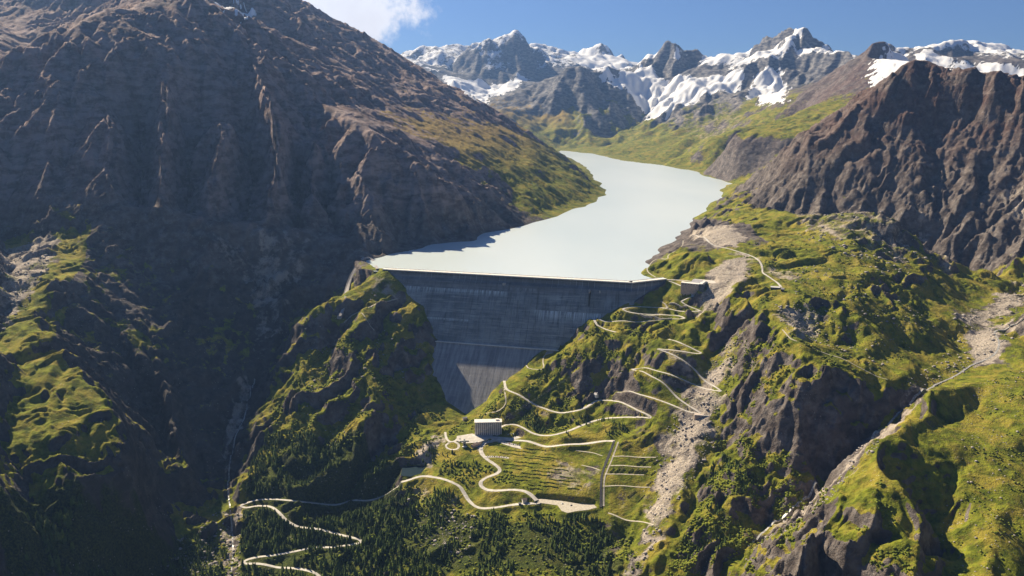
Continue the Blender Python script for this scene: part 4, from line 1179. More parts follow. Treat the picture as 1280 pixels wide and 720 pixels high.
def hotel():
    g = np.array(hit(611, 545)); z0 = g[2] - 1.0
    W2, D, Hh = 29.5, 17.0, 33.0
    root = empty('hotel', (g[0] - 1.5, g[1] + 8.0, z0), math.radians(3.0), label='large pale slab hotel with white flat roof and ribbed front below the dam', cat='hotel')
    y0, y1 = -D/2, D/2
    part('wall', MB().box(-W2, W2, y0, y1, 0, Hh).mesh('wall', M_FAC), root)
    part('roof', MB().box(-W2 - 0.8, W2 + 0.8, y0 - 0.8, y1 + 0.8, Hh, Hh + 1.1).mesh('roof', M_ROOFW), root)
    part('roof_house', MB().box(W2 - 13, W2 - 6, -1, 5, Hh + 1.1, Hh + 4.0).mesh('roof_house', M_FAC2), root)
    n = 13; bay = (2*W2 - 2) / n
    rib = MB().box(-0.45, 0.45, -0.9, 0, 3.5, Hh - 0.3).mesh('pilaster', M_FAC2)
    win = MB().box(-0.95, 0.95, -0.14, 0.1, 0, 1.9).mesh('window', M_GLASS)
    frm = MB().box(-1.15, 1.15, -0.2, 0.05, -0.25, 0.0).mesh('sill', M_FAC2)
    for i in range(n + 1): part('pilaster', rib, root, (-W2 + 1 + i*bay, y0 - 0.003, 0))
    for i in range(n):
        for f in range(10):
            w = part('window', win, root, (-W2 + 1 + (i+0.5)*bay, y0 - 0.002, 4.4 + f*2.8))
    side = MB().box(-0.14, 0.1, -0.8, 0.8, 0, 1.6).mesh('side_window', M_GLASS)
    for f in range(10):
        for k in (-5, 0, 5): part('window', side, root, (-W2 - 0.002, k, 4.4 + f*2.8))
    part('entrance_canopy', MB().box(-W2 - 6, -W2 + 10, y0 - 7, y0 - 0.9, 3.0, 3.7).mesh('entrance_canopy', M_ROOFW), root)
    part('plinth', MB().box(-W2 - 0.4, W2 + 0.4, y0 - 0.5, y1 + 0.4, -14, 3.4).mesh('plinth', M_CONC), root)
    part('door', MB().box(-W2 + 2, -W2 + 6, y0 - 0.62, y0 - 0.5, -0.2, 2.6).mesh('door', M_GLASS), root)
    part('balcony_slab', MB().box(-W2 + 1, W2 - 1, y0 - 1.3, y0 - 0.95, Hh - 0.9, Hh - 0.4).mesh('balcony_slab', M_FAC2), root)
hotel()

def gable(name, loc, rz, w, d, h, rh, wall, roof, label, cat='building', doors=1, nwin=3, base=6):
    r = empty(name, loc, rz, label=label, cat=cat)
    part('wall', MB().poly([(-w/2,-d/2,-base),(w/2,-d/2,-base),(w/2,d/2,-base),(-w/2,d/2,-base),(-w/2,-d/2,h),(w/2,-d/2,h),(w/2,d/2,h),(-w/2,d/2,h),(-w/2,0,h+rh),(w/2,0,h+rh)],
        [(0,1,5,4),(2,3,7,6),(0,4,8,7,3),(1,2,6,9,5),(4,5,9,8),(6,7,8,9),(3,2,1,0)]).mesh('wall', wall), r)
    e = 0.6; q = 0.25
    part('roof', MB().poly([(-w/2-e,-d/2-e,h-e*rh/(d/2)+0.05),(w/2+e,-d/2-e,h-e*rh/(d/2)+0.05),(w/2+e,0,h+rh+0.05),(-w/2-e,0,h+rh+0.05),(-w/2-e,d/2+e,h-e*rh/(d/2)+0.05),(w/2+e,d/2+e,h-e*rh/(d/2)+0.05),
        (-w/2-e,-d/2-e,h-e*rh/(d/2)+0.05+q),(w/2+e,-d/2-e,h-e*rh/(d/2)+0.05+q),(w/2+e,0,h+rh+0.05+q),(-w/2-e,0,h+rh+0.05+q),(-w/2-e,d/2+e,h-e*rh/(d/2)+0.05+q),(w/2+e,d/2+e,h-e*rh/(d/2)+0.05+q)],
        [(0,1,2,3),(3,2,5,4),(6,9,8,7),(9,10,11,8),(0,6,7,1),(4,5,11,10),(0,3,9,6),(3,4,10,9),(1,7,8,2),(2,8,11,5)]).mesh('roof', roof), r)
    wm = MB().box(-0.6, 0.6, -0.1, 0.1, 0, 1.2).mesh('window', M_GLASS)
    for i in range(nwin): part('window', wm, r, (-w/2 + w*(i+0.5)/nwin, -d/2 - 0.02, 1.3))
    if doors: part('door', MB().box(-0.55, 0.55, -0.09, 0.1, 0, 2.1).mesh('door', M_TIMBER), r, (w*0.5 - 1.6 if nwin > 1 else -w*0.35, -d/2 - 0.05, 0))
    return r
def at_ground(u, v): return hit(u, v)
# long shed beside the forecourt, and the lower cable station
g = at_ground(595, 558); gable('shed', (g[0], g[1] + 2, g[2] + 0.6), math.radians(42), 24, 7.5, 4.0, 1.8, M_STONE, M_BROWN, 'long narrow shed with a brown roof beside the forecourt of the hotel', nwin=5)
g = at_ground(580.5, 558)
st = empty('cable_station', (g[0], g[1] + 3, g[2]), math.radians(4), label='lower cable car station, tall grey shaft with a dark cross shaped roof beam', cat='station')
part('shaft', MB().box(-3.2, 3.2, -4, 4, -18, 9.5).mesh('shaft', M_CONC), st)
part('roof_beam', MB().box(-10, 10, -1.6, 1.6, 9.5, 11.3).mesh('roof_beam', M_BLUEG), st)
part('roof_beam', MB().box(-1.8, 1.8, -6.5, 6.5, 11.32, 12.6).mesh('roof_beam', M_BLUEG), st)
part('landing', MB().box(-5, 5, -8, -4, 0, 1.2).mesh('landing', M_CREST), st)
part('opening', MB().box(-2, 2, -4.1, -3.9, 2.5, 7).mesh('opening', M_DARK), st)
# forecourt retaining wall
g0 = at_ground(571, 553); g1 = at_ground(603, 556)
# crest station on the right of the dam
a = np.array(hit(853, 352.5)); b2 = np.array(hit(874, 361))
S = np.array((at_z(873.5, 355.5, 12.0))); 
cs = empty('cable_station', (S[0], S[1], 5.0), math.radians(-27), label='upper cable car station by the dam, white roof band over brown masonry', cat='station')
part('masonry_wall', MB().box(-44, 0, 0, 12, -26, 6.5).mesh('masonry_wall', M_STONE), cs)
part('roof', MB().box(-44.5, 1, -0.6, 12.6, 6.5, 7.5).mesh('roof', M_ROOFW), cs)
part('hall', MB().box(-22, 0, 13.2, 34, -18, 7.0).mesh('hall', M_CONC), cs)
part('hall_roof', MB().poly([(-23,13,7.0),(1,13,7.0),(1,35,10.5),(-23,35,10.5),(-23,13,7.6),(1,13,7.6),(1,35,11.1),(-23,35,11.1)],[(3,2,1,0),(4,5,6,7),(0,1,5,4),(1,2,6,5),(2,3,7,6),(3,0,4,7)]).mesh('hall_roof', M_GREYR), cs)
part('end_block', MB().box(1.2, 12, -1.5, 36, -26, 8.0).mesh('end_block', M_BLUEG), cs)
part('end_roof', MB().box(0.6, 8.5, -2.2, 36.6, 8.0, 9.1).mesh('end_roof', M_ROOFW), cs)
bt = MB().box(-0.7, 0.7, -1.2, 0, -26, 5.5).mesh('buttress', M_STONE)
for i in range(7): part('buttress', bt, cs, (-42 + i*6.8, -0.004, 0))
wm = MB().box(-1.3, 1.3, -0.1, 0.1, 0, 1.6).mesh('window', M_GLASS)
for i in range(6): part('window', wm, cs, (-38.5 + i*6.8, -0.02, 3.4))
# mountain restaurant hut up the road
g = at_ground(969, 361.5)
gable('mountain_hut', (g[0], g[1], g[2] + 0.8), math.radians(-20), 20, 8, 4.2, 2.0, M_TIMBER, M_ROOFW, 'low mountain hut with a pale roof at the end of the upper road', 'hut', nwin=6)
g = at_ground(977, 363.5)
gable('mountain_hut', (g[0] + 2, g[1], g[2] + 0.8), math.radians(-22), 6.5, 6, 3.6, 1.8, M_TIMBER, M_GREYR, 'small dark annex hut beside the low mountain hut with the pale roof', 'hut', nwin=1)
g = at_ground(655.5, 627)
gable('chalet', (g[0], g[1], g[2] + 0.8), math.radians(15), 8.5, 7.5, 4.6, 2.2, M_FAC2, M_BROWN, 'small pale chalet with a brown roof in the last bend beside the gravel terrace', 'chalet', nwin=2)
g = at_ground(650, 631)
gable('hut', (g[0], g[1], g[2] + 0.5), math.radians(-10), 4.5, 4, 3, 1.5, M_TIMBER, M_GREYR, 'tiny dark hut at the roadside just below the small pale chalet', 'hut', nwin=1)
g = at_ground(581, 524)
gable('hut', (g[0], g[1], g[2] + 0.5), math.radians(20), 9, 6, 3.2, 1.6, M_STONE, M_GREYR, 'low grey stone hut on the slope behind the left end of the hotel', 'hut', nwin=2)
g = at_ground(684, 434.5)
part_r = empty('gallery_portal', (g[0], g[1], g[2]), 0.2, label='small white portal where the gallery walkway of the dam meets the right bank', cat='portal')
part('wall', MB().box(-4, 4, -2.5, 3, -8, 4.5).mesh('wall', M_CREST), part_r); part('opening', MB().box(-1.5, 1.5, -2.62, -2.4, 0, 3).mesh('opening', M_DARK), part_r)
g = at_ground(636, 459)
part_r = empty('valve_house', (g[0], g[1], g[2]), 0.2, label='small white valve house at the head of the path near the foot of the dam', cat='building')
part('wall', MB().box(-4.5, 4.5, -3, 3, -6, 4.0).mesh('wall', M_CREST), part_r); part('roof', MB().box(-5, 5, -3.5, 3.5, 4.0, 4.6).mesh('roof', M_ROOFW), part_r); part('door', MB().box(-1, 1, -3.1, -2.95, 0, 2.4).mesh('door', M_TIMBER), part_r)
# chapel on its knoll
g = at_ground(745, 495)
ch = empty('chapel', (g[0], g[1], g[2]), 0.5, label='little pale chapel on the knoll in the bend of the middle road', cat='chapel')
part('nave', MB().poly([(-3,-5,-3),(3,-5,-3),(3,5,-3),(-3,5,-3),(-3,-5,4),(3,-5,4),(3,5,4),(-3,5,4),(0,-5,7),(0,5,7)],[(3,2,1,0),(0,1,5,8,4),(2,3,7,9,6),(1,2,6,5),(3,0,4,7),(4,8,9,7),(8,5,6,9)]).mesh('nave', M_CREST), ch)
part('roof', MB().poly([(-3.6,-5.5,3.5),(0,-5.5,7.15),(3.6,-5.5,3.5),(-3.6,5.5,3.5),(0,5.5,7.15),(3.6,5.5,3.5),(-3.6,-5.5,3.8),(0,-5.5,7.45),(3.6,-5.5,3.8),(-3.6,5.5,3.8),(0,5.5,7.45),(3.6,5.5,3.8)],[(0,1,4,3),(1,2,5,4),(6,9,10,7),(7,10,11,8),(0,6,7,1),(1,7,8,2),(3,4,10,9),(4,5,11,10),(0,3,9,6),(2,8,11,5)]).mesh('roof', M_GREYR), ch)
part('bell_turret', MB().box(-0.8, 0.8, -4.8, -3.2, 6.3, 9.6).mesh('bell_turret', M_CREST), ch)
# the gallery road on the left bank, roofed against avalanches
gp = [hit(u, v, HS) for u, v in ((424,403),(427,388),(430,376),(434,362),(438,350),(443,338),(448,328),(454,322),(463,322),(469,331),(473,338))]
gp = resample(chaikin(np.array(gp), 2), 6.0); gz = smooth1(gp[:, 2], 6)
gal = empty('road_gallery', tuple(gp[0][:2]) + (gz[0],), 0, label='pale roofed road gallery curving along the shaded bank left of the dam', cat='gallery')
M_GROOF = plain('gallery_roof_concrete', (0.33, 0.31, 0.30), 0.9, 0.2, 0.2)
def along(off0, off1, z0, z1, name, mat, par, pts=gp, zz=gz, cap=True):
    p = pts[:, :2]; d = np.gradient(p, axis=0); d /= np.linalg.norm(d, axis=1)[:, None]; nn = np.stack([-d[:, 1], d[:, 0]], 1)
    V = []; F = []
    for i in range(len(p)):
        for o_, z_ in ((off0, z0), (off1, z0), (off1, z1), (off0, z1)):
            q = p[i] + nn[i]*o_; V.append((q[0]-pts[0, 0], q[1]-pts[0, 1], zz[i]+z_-zz[0]))
    for i in range(len(p)-1):
        for j in range(4): F.append((i*4+j, i*4+(j+1) % 4, (i+1)*4+(j+1) % 4, (i+1)*4+j))
    F += [(3, 2, 1, 0), tuple((len(p)-1)*4 + j for j in range(4))]
    return part(name, MB().poly(V, F).mesh(name, mat), par)
along(-5.5, 5.5, -3.0, 0.4, 'road_slab', M_GROOF, gal); along(-6, 0.6, 5.0, 5.8, 'roof', M_GROOF, gal); along(-6.2, -5.4, 0.4, 5.0, 'back_wall', M_GROOF, gal)
along(4.9, 5.5, 0.4, 1.5, 'parapet', M_CONC, gal)
pm = MB().box(-0.5, 0.5, -0.5, 0.5, 0, 4.98).mesh('pillar', M_CONC)
gd = np.gradient(gp[:, :2], axis=0); gd /= np.linalg.norm(gd, axis=1)[:, None]
for i in range(0, len(gp), 2):
    q = gp[i, :2] + np.array((-gd[i, 1], gd[i, 0])) * 0.1
    part('pillar', pm, gal, (q[0]-gp[0, 0], q[1]-gp[0, 1], gz[i]-gz[0]))
# bastion under the hairpin
g = at_ground(877, 518)
w = empty('retaining_wall', (g[0], g[1] - 3, g[2]), math.radians(-10), label='dark stone retaining wall under the outer hairpin at the head of the scree gully', cat='wall')
part('wall', MB().box(-15, 13, -4, 6, -20, 0.1).mesh('wall', M_STONE), w); part('coping', MB().box(-15.5, 13.5, -4.6, -3.4, 0.1, 1.3).mesh('coping', M_CREST), w)
bm_ = MB().box(-0.8, 0.8, -5.4, -4.02, -20, -0.8).mesh('buttress', M_STONE)
for i in range(5): part('buttress', bm_, w, (-13 + i*6, 0, 0))
# retaining walls seen under the upper hairpins
def wall_along(pts, h, label):
    q = np.array([hit(u, v, HS) for u, v in pts]); q = resample(q, 6.0); zz = gsample(H, q[:, 0], q[:, 1]) 
    r = empty('retaining_wall', (q[0, 0], q[0, 1], zz[0]), 0, label=label, cat='wall')
    along(-0.6, 0.6, -3, h, 'wall', M_STONE, r, q, zz)
    along(-0.8, 0.8, h, h + 0.4, 'coping', M_CREST, r, q, zz)
wall_along([(799,395.5),(818,396.5),(840,400.5)], 3.5, 'grey retaining wall between the two lowest roads of the upper hairpins')
wall_along([(836,380),(848,382),(858,386)], 3.0, 'short grey retaining wall in the top bend of the upper hairpins')

# aerial cables from the lower to the upper cable station
p0 = Vector((st.location.x, st.location.y, st.location.z + 11)); p1 = Vector((S[0] - 5, S[1] + 3, 13))
cb = empty('aerial_cable', p0, 0, label='pair of thin cable car ropes rising from the hotel forecourt to the upper station', cat='cable')
def rope(off):
    mb = MB(); N = 24; prev = None
    for i in range(N+1):
        t = i/N; q = (p1-p0)*t; q.z -= 4*18*t*(1-t); q.x += off
        if prev is not None: mb.cyl(prev, q, 0.09, 0.09, 5)
        prev = q.copy()
    return part('rope', mb.mesh('rope', M_STEEL), cb)
rope(-2.2); rope(2.2)

# parked cars
CARCOL = {'white': (0.75, 0.75, 0.74), 'silver': (0.45, 0.46, 0.47), 'black': (0.02, 0.02, 0.022), 'red': (0.35, 0.03, 0.02), 'blue': (0.04, 0.09, 0.25), 'grey': (0.14, 0.145, 0.15)}
M_TYRE = plain('tyre_rubber', (0.02, 0.02, 0.02), 0.9, 0.1, 1)
carm = {}
for cn, cc in CARCOL.items():
    mt = plain(cn + '_paint', cc, 0.35, 0.03, 0.5, 0, 0.5)
    V = []
    prof = [(-2.1, .35), (-2.15, .75), (-1.3, .98), (1.35, .98), (2.1, .85), (2.15, .35)]
    for y in (-.85, .85):
        for x, z in prof: V.append((x, y, z))
    k = 6; F = [tuple(range(k)), tuple(range(k, 2*k))[::-1]] + [(i, k+i, k+(i+1) % k, (i+1) % k) for i in range(k)]
    carm[cn] = MB().poly(V, F).mesh('body', mt, 0.06)
    V = []
    for y, s in ((-.74, 1), (.74, 1)):
        for x, z in ((-1.35, .97), (-0.85, 1.42), (0.6, 1.45), (1.4, .97)): V.append((x, y * (0.86 if z > 1 else 1), z))
    F = [(0,1,2,3),(7,6,5,4),(0,4,5,1),(1,5,6,2),(2,6,7,3),(3,7,4,0)]
    carm[cn + 'c'] = MB().poly(V, F).mesh('cabin', M_GLASS)
    carm[cn + 'r'] = MB().box(-0.85, 0.6, -.62, .62, 1.425, 1.49).mesh('roof', mt)
whl = MB().cyl((0, -0.12, 0), (0, 0.12, 0), 0.33, 0.33, 10).mesh('wheel', M_TYRE)
def car(x, y, z, rz, cn, label, group):
    r = empty('parked_car', (x, y, z), rz, label=label, cat='car', group=group)
    part('body', carm[cn], r); part('cabin', carm[cn + 'c'], r); part('roof', carm[cn + 'r'], r)
    for a in (-1.3, 1.3):
        for b in (-.78, .78): part('wheel', whl, r, (a, b, 0.33))
rc = random.Random(5)
def lot(p0, p1, n, where, cols, grp, inward=0.0):
    A = np.array(hit(*p0)); B = np.array(hit(*p1)); d = (B-A)[:2]; ang = math.atan2(d[1], d[0])
    for i in range(n):
        q = A[:2] + d*(i + 0.5)/n; z = max(ground(q[0], q[1]), 0*A[2] + ground(q[0], q[1])) + 0.36
        car(q[0], q[1], z, ang + math.pi/2 + rc.uniform(-.05, .05), cols[i], f'{cols[i]} car, {ORD[i]} from left {where}', grp)
ORD = ['first', 'second', 'third', 'fourth', 'fifth', 'sixth', 'seventh', 'eighth', 'ninth', 'tenth', 'eleventh', 'twelfth']
lot((622, 553), (650, 557), 12, 'in row just below the hotel road', ['white','silver','white','blue','grey','white','red','silver','black','white','grey','silver'], 'cars parked below the hotel road')
lot((608, 570.5), (634, 571.7), 9, 'in row on the side road under the shrubs', ['silver','white','white','black','silver','red','white','grey','white'], 'cars parked on the side road')
lot((634, 543.5), (643, 543), 4, 'on yard right of the hotel', ['white','silver','blue','white'], 'cars parked beside the hotel')
for k, (u, v, lab) in enumerate(((596,553,'white car parked at the right edge of the forecourt'), (575,549,'silver car parked at the left edge of the forecourt'), (884,353.5,'white car parked on the yard behind the upper cable station'), (714,632,'dark grey car parked in the middle of the gravel terrace'), (703,630,'white car parked on the gravel terrace near its left edge'))):
    g = hit(u, v); car(g[0], g[1], g[2] + 0.38, rc.uniform(0, 3), ['white', 'silver', 'white', 'grey', 'white'][k], lab, 'cars parked one by one')

# low timber snow fences on the slope right of the drain
fences = [(774,557,784,551.5),(777,562,788,556),(795,581,806,573.5),(803,581,815,574),(816,579,827,575),(762,591,768,585.5),(768,591.5,774.5,585.5),(774,591.5,781,586),(785,592,791,586),(792,592,799,586.5),(798,592,804,587),(804,592,809,587),(813,594,819,589.5),(808,607,816,602),(784,622,795,614),(797,628,806,619)]
FL = ['uppermost short snow fence right of the stone drain', 'second short snow fence, just below the uppermost, right of the drain', 'long slanting snow fence above second contour path, left of the pair', 'long slanting snow fence above second contour path, right of the pair', 'outlying snow fence on the pale scree right of the contour paths'] + \
     [f'dark timber snow fence, {ORD[i]} from the left in the brown bed between two contour paths' for i in range(7)] + \
     ['lone snow fence just right of the brown bed by the scree', 'slanting snow fence right of the third contour path end', 'long slanting snow fence low on the slope near the drain', 'lowest slanting snow fence on the slope right of the drain']
post = MB().box(-0.15, 0.15, -0.15, 0.15, -1, 2.4).mesh('post', M_TIMBER)
for i, (u0, v0, u1, v1) in enumerate(fences):
    A = np.array(hit(u0, v0)); B = np.array(hit(u1, v1)); Lf = np.linalg.norm((B-A)[:2]); n = max(2, int(Lf/4))
    r = empty('snow_fence', tuple(A), 0, label=FL[i], cat='fence', group='snow fences on the slope by the drain')
    rails = MB()
    for k in range(n):
        q0 = A[:2] + (B-A)[:2]*k/n; q1 = A[:2] + (B-A)[:2]*(k+1)/n; z0 = ground(*q0); z1 = ground(*q1)
        part('post', post, r, (q0[0]-A[0], q0[1]-A[1], z0-A[2]))
        for hz in (0.2, 0.9, 1.6):
            dd = (q1-q0)/np.linalg.norm(q1-q0); nx = np.array((-dd[1], dd[0]))*0.06; V = []
            for q, z in ((q0, z0), (q1, z1)):
                for sgn, zz in ((-1, hz), (1, hz), (1, hz+0.55), (-1, hz+0.55)): V.append((q[0]-A[0]+nx[0]*sgn, q[1]-A[1]+nx[1]*sgn, z-A[2]+zz))
            rails.poly(V, [(0,1,2,3),(7,6,5,4),(0,4,5,1),(1,5,6,2),(2,6,7,3),(3,7,4,0)])
    part('planks', rails.mesh('planks', M_TIMBER), r)
# stone drain straight down the slope
M_DRAIN = plain('dark_drain_stone', (0.06, 0.06, 0.065), 0.9, 0.3, 0.4)
for nm, mt, wd, lf, pts in (('stone_drain', M_DRAIN, 4.0, 0.5, [(768,551),(764,562),(758,577),(753,590),(751.5,600),(751,620),(751,634)]), ('footpath', M_PATH, 2.6, 0.4, [(773,553),(769,563),(764,577),(758,590),(755,600),(754.5,620),(754.5,632)])):
    q = resample(chaikin(np.array([hit(u, v, HS) for u, v in pts]), 2), 4.0); q[:, 2] = gsample(H, q[:, 0], q[:, 1])
    V, F = ribbon(q, wd, lf); o = mesh_obj(nm, V, F, mt); o['kind'] = 'structure'
# basin of dark water left of the hotel hill
def dark_water():
    m, t, b = new_mat('deep_teal_water', 0.35, 0.25); b.inputs['Base Color'].default_value = (0.004, 0.018, 0.026, 1); return m
q = np.array(PAD_POND); 
o = mesh_obj('pond', [(x, y, z + 0.5) for x, y, z in PAD_POND], [tuple(range(len(PAD_POND)))], dark_water()); o['kind'] = 'structure'
bmx = bmesh.new(); bmx.from_mesh(o.data); bmesh.ops.recalc_face_normals(bmx, faces=bmx.faces[:])
if bmx.faces[:][0].normal.z < 0: bmx.faces[:][0].normal_flip()
bmx.to_mesh(o.data); bmx.free()
# streams
def water_stream():
    m, t, b = new_mat('stream_water', 0.3, 0.4); P = t.node('ShaderNodeNewGeometry').outputs['Position']
    t.inp(b.inputs['Base Color'], t.mix(t.step(t.noise(P, 0.25, 5, 0.7), 0.4, 0.6), (0.20, 0.20, 0.19), (0.48, 0.47, 0.45))); return m
M_STREAM = water_stream()
for wd, pts in ((3.2, [(1262,408),(1240,412),(1250,428),(1246,442),(1215,455),(1190,472),(1162,486),(1140,500),(1118,520),(1090,548),(1060,578),(1030,606),(1008,624),(985,642),(960,660),(935,682)]),
                (2.2, [(318,470),(308,510),(296,545),(287,575),(284,605),(288,640),(291,670),(291,700),(288,725)]),
                (4, [(1285,398),(1262,408)])):
    q = [hit(u, v, HS) for u, v in pts]; q = resample(chaikin(np.array(q), 2), 5.0); q[:, 2] = gsample(H, q[:, 0], q[:, 1])
    V, F = ribbon(q, wd, 0.3); o = mesh_obj('stream', V, F, M_STREAM); o['kind'] = 'structure'
print('built', round(time.time()-T0, 1))
# ------------------------------------------------------------------ trees, shrubs and boulders
def leaf_mat(name, c0, c1):
    m, t, b = new_mat(name, 0.9, 0.1); P = t.node('ShaderNodeNewGeometry').outputs['Position']
    n = t.noise(P, 0.9, 3, 0.7); big = t.noise(P, 0.035, 3, 0.6)
    c = t.mix(t.step(n, 0.35, 0.68), c0, c1)
    c = t.mix(t.math('MULTIPLY', t.step(big, 0.42, 0.65), 0.5), c, tuple(min(1, q*1.7) for q in c1))
    t.inp(b.inputs['Base Color'], c); return m
M_NEEDLE = leaf_mat('needle_foliage', (0.024, 0.042, 0.012), (0.085, 0.120, 0.025))
M_BUSH = leaf_mat('alder_foliage', (0.055, 0.082, 0.010), (0.175, 0.195, 0.024))
M_BARK = plain('bark', (0.075, 0.055, 0.04), 0.95, 0.25, 1.5)
M_ROCK = plain('boulder_stone', (0.33, 0.30, 0.28), 0.95, 0.25, 0.4, 0.1)
rt = np.random.RandomState(11)
def crown_geo(seed, tiers=6, n=9):
    """ragged stacked skirts of drooping boughs around a hidden stem; unit height"""
    r = np.random.RandomState(seed); V = []; F = []
    for k in range(tiers):
        z = 0.10 + 0.82 * k / tiers; top = z + 0.26 - 0.012*k; rad = 0.235 * (1 - k/(tiers+0.6)) ** 0.85 + 0.02
        b = len(V); V.append((r.uniform(-.015, .015), r.uniform(-.015, .015), min(top, 1.0 if k == tiers-1 else top)))
        ph = r.uniform(0, 6.28)
        for i in range(n):
            a = ph + 2*math.pi*i/n; q = rad * (r.uniform(0.85, 1.25) if i % 2 == 0 else r.uniform(0.45, 0.65)); 
            V.append((math.cos(a)*q, math.sin(a)*q, z + r.uniform(-.035, .03) + (0.0 if i % 2 == 0 else 0.05)))
        for i in range(n): F.append((b, b+1+i, b+1+(i+1) % n))
    return np.array(V, np.float32), np.array(F, np.int32)
def bush_geo(seed):
    r = np.random.RandomState(seed); t = (1+5**.5)/2
    V = np.array([(-1,t,0),(1,t,0),(-1,-t,0),(1,-t,0),(0,-1,t),(0,1,t),(0,-1,-t),(0,1,-t),(t,0,-1),(t,0,1),(-t,0,-1),(-t,0,1)], float); V /= np.linalg.norm(V[0])
    F = np.array([(0,11,5),(0,5,1),(0,1,7),(0,7,10),(0,10,11),(1,5,9),(5,11,4),(11,10,2),(10,7,6),(7,1,8),(3,9,4),(3,4,2),(3,2,6),(3,6,8),(3,8,9),(4,9,5),(2,4,11),(6,2,10),(8,6,7),(9,8,1)])
    V = V * (1 + r.uniform(-.28, .28, (12, 1))); V[:, 2] = V[:, 2]*0.75 + 0.45
    return V.astype(np.float32), F.astype(np.int32)
def joined(name, geos, pos, hgt, wid, pick, ang, mat, smooth=False):
    Vs = []; Fs = []; base = 0
    for g, (gv, gf) in enumerate(geos):
        m = np.nonzero(pick == g)[0]
        if not len(m): continue
        c, s = np.cos(ang[m])[:, None], np.sin(ang[m])[:, None]
        x = (gv[None, :, 0]*c - gv[None, :, 1]*s) * wid[m][:, None] + pos[m, 0][:, None]
        y = (gv[None, :, 0]*s + gv[None, :, 1]*c) * wid[m][:, None] + pos[m, 1][:, None]
        z = gv[None, :, 2] * hgt[m][:, None] + pos[m, 2][:, None]
        Vs.append(np.stack([x, y, z], -1).reshape(-1, 3)); nv = len(gv)
        Fs.append((gf[None] + (np.arange(len(m))*nv)[:, None, None] + base).reshape(-1, 3)); base += nv*len(m)
    V = np.concatenate(Vs).astype(np.float32); F = np.concatenate(Fs).astype(np.int32)
    me = bpy.data.meshes.new(name); me.vertices.add(len(V)); me.vertices.foreach_set('co', V.ravel())
    me.loops.add(F.size); me.loops.foreach_set('vertex_index', F.ravel()); me.polygons.add(len(F)); me.polygons.foreach_set('loop_start', (np.arange(len(F))*3).astype(np.int32)); me.update()
    me.materials.append(mat)
    o = bpy.data.objects.new(name, me); COL.objects.link(o); return o
def scatter(poly, n, rs, jit=0.0, clump=60, thr=-0.15, lim=0.9):
    q = np.array(poly); x = rs.uniform(q[:, 0].min(), q[:, 0].max(), n*6); y = rs.uniform(q[:, 1].min(), q[:, 1].max(), n*6)
    m = in_poly(x, y, poly); x, y = x[m], y[m]
    keep = (fbm(x, y, clump, 3, 611) > thr) & (gsample(carve_d, x, y) > lim) & (gsample(slopeS, x, y) < 1.5)
    x, y = x[keep][:n], y[keep][:n]
    return np.stack([x, y, gsample(H, x, y)], 1)
STANDS = [
 ('conifers on the spur above the upper hairpin road', 'dark green conifer on the wooded slope above the upper hairpin road', [(318,560),(345,540),(400,545),(450,560),(500,590),(498,606),(460,622),(400,625),(340,620),(308,618)], 620, 11, -0.12),
 ('conifers between the two hairpin roads', 'dark green conifer in the wood between the two hairpin roads', [(305,640),(345,640),(372,662),(450,630),(500,612),(520,640),(500,690),(430,690),(330,690),(300,690)], 1100, 13, -0.3),
 ('conifers at the foot of the wood below the lower hairpin', 'tall dark conifer at the lower edge of the wood below the lower hairpin', [(300,708),(400,700),(500,680),(540,700),(540,770),(300,770)], 700, 14, -0.3),
 ('conifers on the slope under the access road', 'dark green conifer on the steep slope under the access road and gravel terrace', [(505,606),(560,612),(600,642),(690,640),(760,655),(800,700),(790,770),(520,770),(515,680)], 950, 11, 0.04),
 ('conifers in the shaded valley floor', 'sparse conifer on the stony valley floor left of the stream', [(190,655),(270,655),(285,690),(280,770),(190,770)], 260, 12, -0.1),
 ('conifers in the dark valley corner', 'nearly black conifer in the deep shade of the lower left corner', [(0,610),(120,615),(190,660),(190,780),(-60,780)], 700, 13, -0.3),
 ('conifers round the hotel hill', 'dark conifer on the rocky hillside round the hotel', [(500,560),(548,555),(600,580),(585,620),(545,598),(512,596)], 120, 9, -0.1),
 ('conifers by the middle road', 'dark conifer in the clumps beside the middle road above the terraces', [(650,500),(700,520),(735,520),(800,530),(780,545),(700,550),(655,530)], 220, 8, 0.05),
 ('conifers below the scree gully', 'dark conifer on the wooded slope right of the pale scree gully', [(900,560),(930,590),(960,600),(940,640),(900,690),(860,722),(815,760),(850,680),(880,610)], 260, 9, 0.05),
]
AP = []; 
for si, (grp, lab, pts, n, hh, thr) in enumerate(STANDS):
    p = scatter(wpoly(pts, HS), n, rt, thr=thr, lim=0.35)
    for q in p: AP.append((q[0], q[1], q[2], si, hh * rt.uniform(0.55, 1.3)))
AP = np.array(AP)
# which stand in view: the largest 300 of those in sight become trees of their own
def project(P):
    yy = P[:, 1]*math.cos(THETA) - (P[:, 2]-CAM_Z)*math.sin(THETA); up = P[:, 1]*math.sin(THETA) + (P[:, 2]-CAM_Z)*math.cos(THETA)
    return 640 + FOC*P[:, 0]/yy, 360 - FOC*up/yy, yy
tu, tv, td = project(AP[:, :3] + np.array((0, 0, 6.0)))
size = AP[:, 4] / td; inside = (tu > 4) & (tu < 1276) & (tv > 4) & (tv < 716)
cand = np.argsort(-np.where(inside, size, 0))[:900]
chosen = []
for i in cand:
    tt = np.linspace(0.35, 0.985, 90); P = AP[i, :3] + np.array((0, 0, AP[i, 4]*0.8)); C = np.array((0, 0, CAM_Z))
    L_ = C[None] + (P - C)[None]*tt[:, None]; m = L_[:, 1] > 430
    if np.all(gsample(H, L_[m, 0], L_[m, 1]) < L_[m, 2] + 0.5): chosen.append(i)
    if len(chosen) >= 290: break
chosen = np.array(chosen)
GEO = [crown_geo(s) for s in range(5)]
